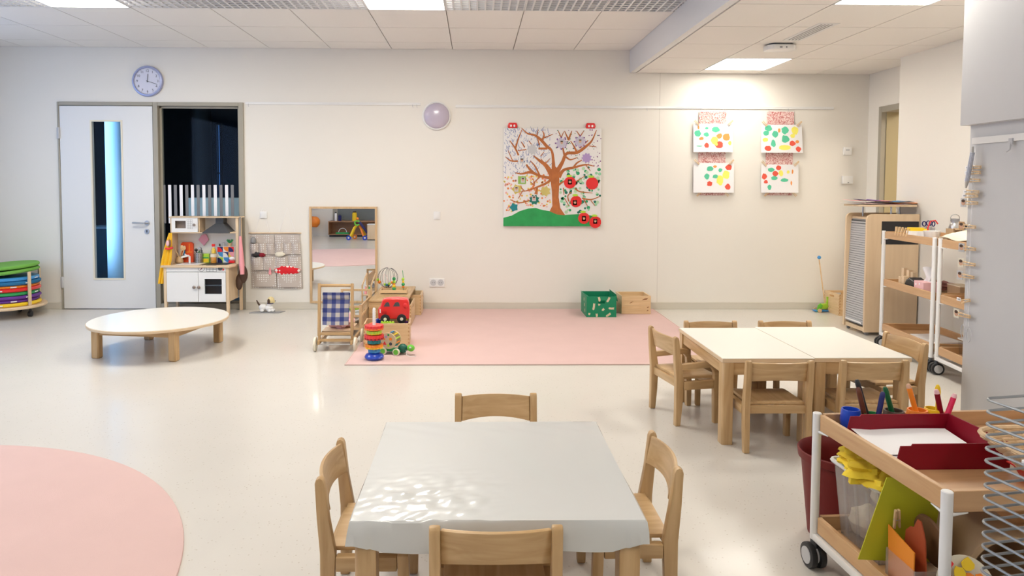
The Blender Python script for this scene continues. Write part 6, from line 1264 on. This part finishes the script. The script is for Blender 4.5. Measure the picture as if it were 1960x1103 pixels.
# bin
t = thing('waste_bin', 'maroon round waste bin behind the craft trolley', 'bin', (1.365, -4.70, 0))
b = B(); b.lathe([(.108, 0), (.112, .004), (.140, .285), (.150, .290), (.153, .318), (.150, .322), (.145, .318), (.136, .28), (.106, .008), (0, .006)], n=48); b.build('bin', M['bin'], t)

# ================================================================= WIRE DRYING RACK
t = thing('drying_rack', 'tall grey wire drying rack at the right edge of the foreground', 'drying rack', (1.30, -5.93, 0), R(10)); a_, c_ = .22, .17
P = rounded(-a_, a_, -c_, c_, .018, 4); sp = .0258; first = None
for k in range(30):
    z = .862 - sp * k
    if first is None:
        b = B(); b.tube([(q[0], q[1], 0) for q in P], .0029, 8, closed=True)
        for x in (.03, .12): b.tube([(x, -c_, 0), (x, c_, 0)], .0018, 5)
        first = b.build('wire_shelf', M['galv'], t); first.location.z = z
    else: o = first.copy(); C.objects.link(o); o.parent = t; o.location.z = z
for y in (-c_ + .03, c_ - .03): b = B(); b.tube([(a_ + .004, y, .0), (a_ + .004, y, .90)], .006, 8); b.build('rack_post', M['galv'], t)
for y in (-c_ + .03, c_ - .03): b = B(); b.tube([(-a_, y, .008), (a_ + .01, y, .008)], .007, 8); b.build('rack_foot', M['galv'], t)
b = B(); b.tube([(a_ + .004, -c_ + .03, .90), (a_ + .004, c_ - .03, .90)], .006, 8); b.build('rack_bar', M['galv'], t)
b = B(); b.prism(rounded(-.19, .19, -.13, .13, .01, 3), 'Z', 0, .010); o = b.build('paper_sheets', M['paper']); at(o, (1.315, -5.93, .862 - sp * 5 + .0035), R(10)); tag(o, 'white papers lying in the wire drying rack', 'paper')

# ================================================================= PILLAR WALL: RAIL, HOOK, PEG CORDS
X_ = XP
def SXp(px, py, X): x, y, z = ray(px, py); s = X / x; return -DC + y * s, HC + z * s
ya, za = SXp(1866, 264, X_); z_ = za
t = thing('picture_rail', 'white picture rail on the pillar wall above the peg cords', 'rail', (X_, ya, z_)); b = B(); b.box(-.016, 0, -2.6, 0, -.034, 0); b.build('rail_profile', M['white'], t, bevel=.002)
yh, zh = SXp(1942, 282, X_); b = B(); b.box(-.022, -.016, yh - ya - .012, yh - ya + .012, -.05, -.02); b.tube([(-.02, yh - ya, -.04), (-.024, yh - ya, -.075), (-.03, yh - ya + .012, -.085)], .004, 6); b.build('hook', M['lgrey'], t)
t = thing('peg_cord', 'white looped cord hanging down the pillar edge behind the pegs', 'cord', (X_ - .012, SXp(1872, 300, X_)[0], 1.5))
b = B(); top_ = SXp(1868, 277, X_); 
for px0, px1 in ((1868, 1858), (1872, 1853)): p0 = SXp(px0, 279, X_); p1 = SXp(px1, 625, X_); b.tube([(X_ - .012, p0[0], p0[1]), (X_ - .014, (p0[0] + p1[0]) / 2, (p0[1] + p1[1]) / 2), (X_ - .012, p1[0], p1[1])], .0016, 5)
b.build('cord', M['paper'], t, world=True)
for k, (px, py) in enumerate(((1848, 634), (1859, 642))): y, z = SXp(px, py, X_); b = B(); b.tube([(X_ - .014, y + .016 * math.cos(a), z + .036 * math.sin(a)) for a in [i * PI / 8 for i in range(16)]], .0018, 5, closed=True); b.build('cord_loop', M['lgrey'], t, world=True)
PG = [(1875, 320.5, 't'), (1874, 330.5, 't'), (1873, 345.5, 't'), (1871, 367.5, 't'), (1869, 375, 't'), (1869, 388.5, 'p'), (1865, 434, 'b'), (1865, 476, 'p'), (1864, 505.5, 'g'), (1862, 529.5, 'p'), (1858, 576, 't'), (1855, 604, 'g')]
od = ['topmost', 'second', 'third', 'fourth', 'fifth', 'sixth', 'seventh', 'eighth', 'ninth', 'tenth', 'eleventh', 'lowest']
for k, (px, py, kd) in enumerate(PG):
    y, z = SXp(px, py, X_); rot = Matrix.Rotation(PI / 2 + R((-12 if k == 10 else 0)), 4, 'Z') @ Matrix.Diagonal((1.25, 1.1, 1.1, 1))
    if k == 10: rot = Matrix.Rotation(R(-14), 4, 'X') @ rot
    g = peg('clothes_peg', '%s wooden peg on the cord along the pillar edge' % od[k], (X_ - .026, y, z), rot)
    b = B(); Wt = .042 if kd != 't' else .03; Ht = .046 if kd != 't' else .018; b.box(-.002, 0, .036, .036 + Wt, -Ht / 2, Ht / 2); b.build('tag', M[{'t': 'paper', 'p': 'lgrey', 'b': 'tray', 'g': 'cream'}[kd]], g)
    if kd != 't': b = B(); b.prism([(.036 + Wt / 2 + q[0], q[1]) for q in ngon(Ht * .32, 10)], 'X', -.0028, -.002); b.mi = 1; b.prism([(.036 + Wt / 2 + q[0], Ht * .2 + q[1] * .6) for q in ngon(Ht * .3, 8)], 'X', -.0034, -.0028); b.build('tag_photo', [M['skin'], M['dbrown']], g)
    else: b = B(); [b.box(-.0026, -.002, .040 + .006 * i, .044 + .006 * i, -.003, .003) for i in range(3)]; b.build('tag_writing', M['grey'], g, kind='stuff')
p0 = SXp(1867, 292, X_ - .03); p1 = SXp(1854, 360, X_ - .03); t = thing('ballpoint_pen', 'grey dotted pen hanging beside the upper pegs', 'pen', (X_ - .034, (p0[0] + p1[0]) / 2, (p0[1] + p1[1]) / 2))
A_, B_ = Vector((X_ - .045, p0[0], p0[1])), Vector((X_ - .045, p1[0], p1[1]))
b = B(); b.tube([A_, A_.lerp(B_, .8)], .0105, 12); b.build('barrel', dot_mat('pen_dots', (.45, .47, .55), (.75, .75, .8), 160, .3), t, world=True)
b = B(); b.tube([A_.lerp(B_, .8), B_], [.0105, .004], 12); b.build('pen_tip', M['steel'], t, world=True)
b = B(); b.tube([A_ + Vector((0, 0, .03)), A_, A_.lerp(B_, .35)], [.005, .006, .004], 6); b.build('clip', M['steel'], t, world=True)

# ================================================================= REAR OF THE ROOM (SEEN IN THE MIRROR)
YR = YB + .012
t = thing('low_sideboard', 'low brown open sideboard along the rear wall, seen in the mirror', 'sideboard', (-3.0, YR + .2, 0))
x0, x1 = -3.66, -1.6
for nm_, q in (('top_board', (x0, x1, YR + .01, YR + .4, .37, .395)), ('bottom_board', (x0, x1, YR + .01, YR + .4, .05, .07)), ('back_board', (x0, x1, YR + .0, YR + .012, .05, .37)), ('side_board', (x0, x0 + .02, YR + .012, YR + .4, .07, .37)), ('side_board', (x1 - .02, x1, YR + .012, YR + .4, .07, .37)), ('plinth', (x0 + .02, x1 - .02, YR + .02, YR + .37, 0, .05))):
    b = B(); b.box(*q); b.build(nm_, M['brown'] if nm_ != 'plinth' else M['black'], t, bevel=.002, seg=1, world=True)
b = B(); b.box(-3.50, -1.6, YR, YR + .02, .41, 1.5); t = b.build('grey_board', mat('slate_board', (.16, .18, .18), .35)); tag(t, 'large slate grey board above the rear sideboard', 'board')
b = B(); b.box(-3.62, -3.50, YR, YR + .025, .41, 1.5); b.build('board_frame', M['frame'], t)
b = B(); b.box(-4.6, -4.05, YR, YR + .02, .72, 1.9); t = b.build('rear_window_slab', mat('slate_blue', (.12, .17, .28), .5)); tag(t, 'blue-grey slab standing in for a rear wall window at the mirror left edge', 'picture'); b = B(); b.box(-4.65, -4.0, YR, YR + .015, .68, .72); b.build('ledge', M['white'], t)  # solid slab for a window, its blue-grey view put into the colour
t = thing('baby_walker', 'yellow and orange baby walker with blue wheels seen in the mirror', 'baby walker', (-2.78, -9.20, 0))
for (xa_, m_) in ((-.17, 'yellow'), (.17, 'orange')):
    b = B(); b.tube([(xa_, .15, .06), (xa_ * .45, .05, .28), (xa_ * .2, 0, .33)], [.022, .03, .03], 8); b.build('leg', M[m_], t)
    b = B(); b.tube([(xa_, -.15, .06), (xa_ * .45, -.05, .28), (xa_ * .2, 0, .33)], [.022, .026, .03], 8); b.build('leg', M['yellow'], t)
for x, y, m_ in ((-.19, .15, 'blue'), (.19, .15, 'blue'), (-.1, -.15, 'orange'), (.19, -.15, 'blue')):
    b = B(); b.tube([(x, y - .02, .055), (x, y + .02, .055)], .055, 20); b.mi = 1; b.tube([(x, y - .022, .055), (x, y + .022, .055)], .022, 12); b.build('wheel', [M[m_], M['cream']], t)
b = B(); b.tube([(.0 + .06 * math.cos(a), .08, .40 + .05 * math.sin(a)) for a in [k * PI / 8 for k in range(16)]], .018, 8, closed=True); b.build('play_ring', bpy.data.materials['leaf_green'], t)
b = B(); b.tube([(.05, .08, .42), (.15, .1, .30), (.24, .1, .16)], [.03, .035, .02], 8); b.build('side_arm', M['navy'], t)
b = B(); b.ball((.0, .06, .50), .035, 12); b.build('top_ball', M['orange'], t)
def small(name, label, cat, x, m_, h, r, z=.3955, y=None, cap='dgrey'):
    item(name, label, cat, x, y or YR + .25, z, [('body', m_, lambda b: b.lathe([(r, 0), (r, h * .8), (r * .6, h * .9), (0, h * .9)], n=16)), ('cap', cap, lambda b: b.lathe([(r * .7, h * .88), (r * .7, h), (0, h)], n=14))])
small('jar', 'dark and white jar at the sideboard left end in the mirror', 'jar', -3.50, 'paper', .22, .03); small('jar', 'navy jar beside the white one on the rear sideboard', 'jar', -3.40, 'navy', .16, .04); small('jug', 'yellow jug on the rear sideboard in the mirror', 'jug', -3.03, 'yellow', .24, .06, cap='dbrown'); small('bottle', 'light blue bottle on the rear sideboard in the mirror', 'bottle', -2.42, 'lblue', .19, .035, cap='paper')
t = thing('white_cabinet', 'birch box cabinet at the right side of the mirror reflection', 'cabinet', (-2.33, -9.02, 0)); b = B(); b.box(-.2, .2, -.3, .0, .02, .36); b.build('carcass', M['birch'], t, bevel=.004); b = B(); b.box(-.19, .19, -.28, -.02, 0, .02); b.build('plinth', M['black'], t); b = B(); b.box(-.205, .205, -.305, .005, .36, .378); b.build('top', M['white'], t, bevel=.002)
soft('orange_basin', 'orange basin against the rear wall at the mirror left edge', 'basin', (-4.05, YR + .25, .37), .16, (1, .8, .9), M['orange'], 77, .05)
item('toy_kettle', 'green toy on the lower shelf of the rear sideboard', 'toy', -3.32, YR + .3, .0705, [('base', 'green', lambda b: b.box(-.16, .16, -.06, .06, 0, .04)), ('hoop', 'paper', lambda b: b.tube([(.1 * math.cos(a), 0, .04 + .1 * math.sin(a)) for a in [k * PI / 8 for k in range(9)]], .008, 6))])
item('toy_ball', 'pink and teal toy ball in a net on the round rug edge', 'toy', -2.80, -3.98, .0105, [('ball', 'pink', lambda b: b.ball((0, 0, .075), .075, 18, (1, 1, 1))), ('net', 'teal', lambda b: [b.tube([(.077 * math.cos(a) * math.cos(p_), .077 * math.cos(a) * math.sin(p_), .077 + .076 * math.sin(a)) for a in [i * PI / 8 for i in range(16)]], .003, 5, closed=True) for p_ in (0, PI / 4, PI / 2, 3 * PI / 4)])])
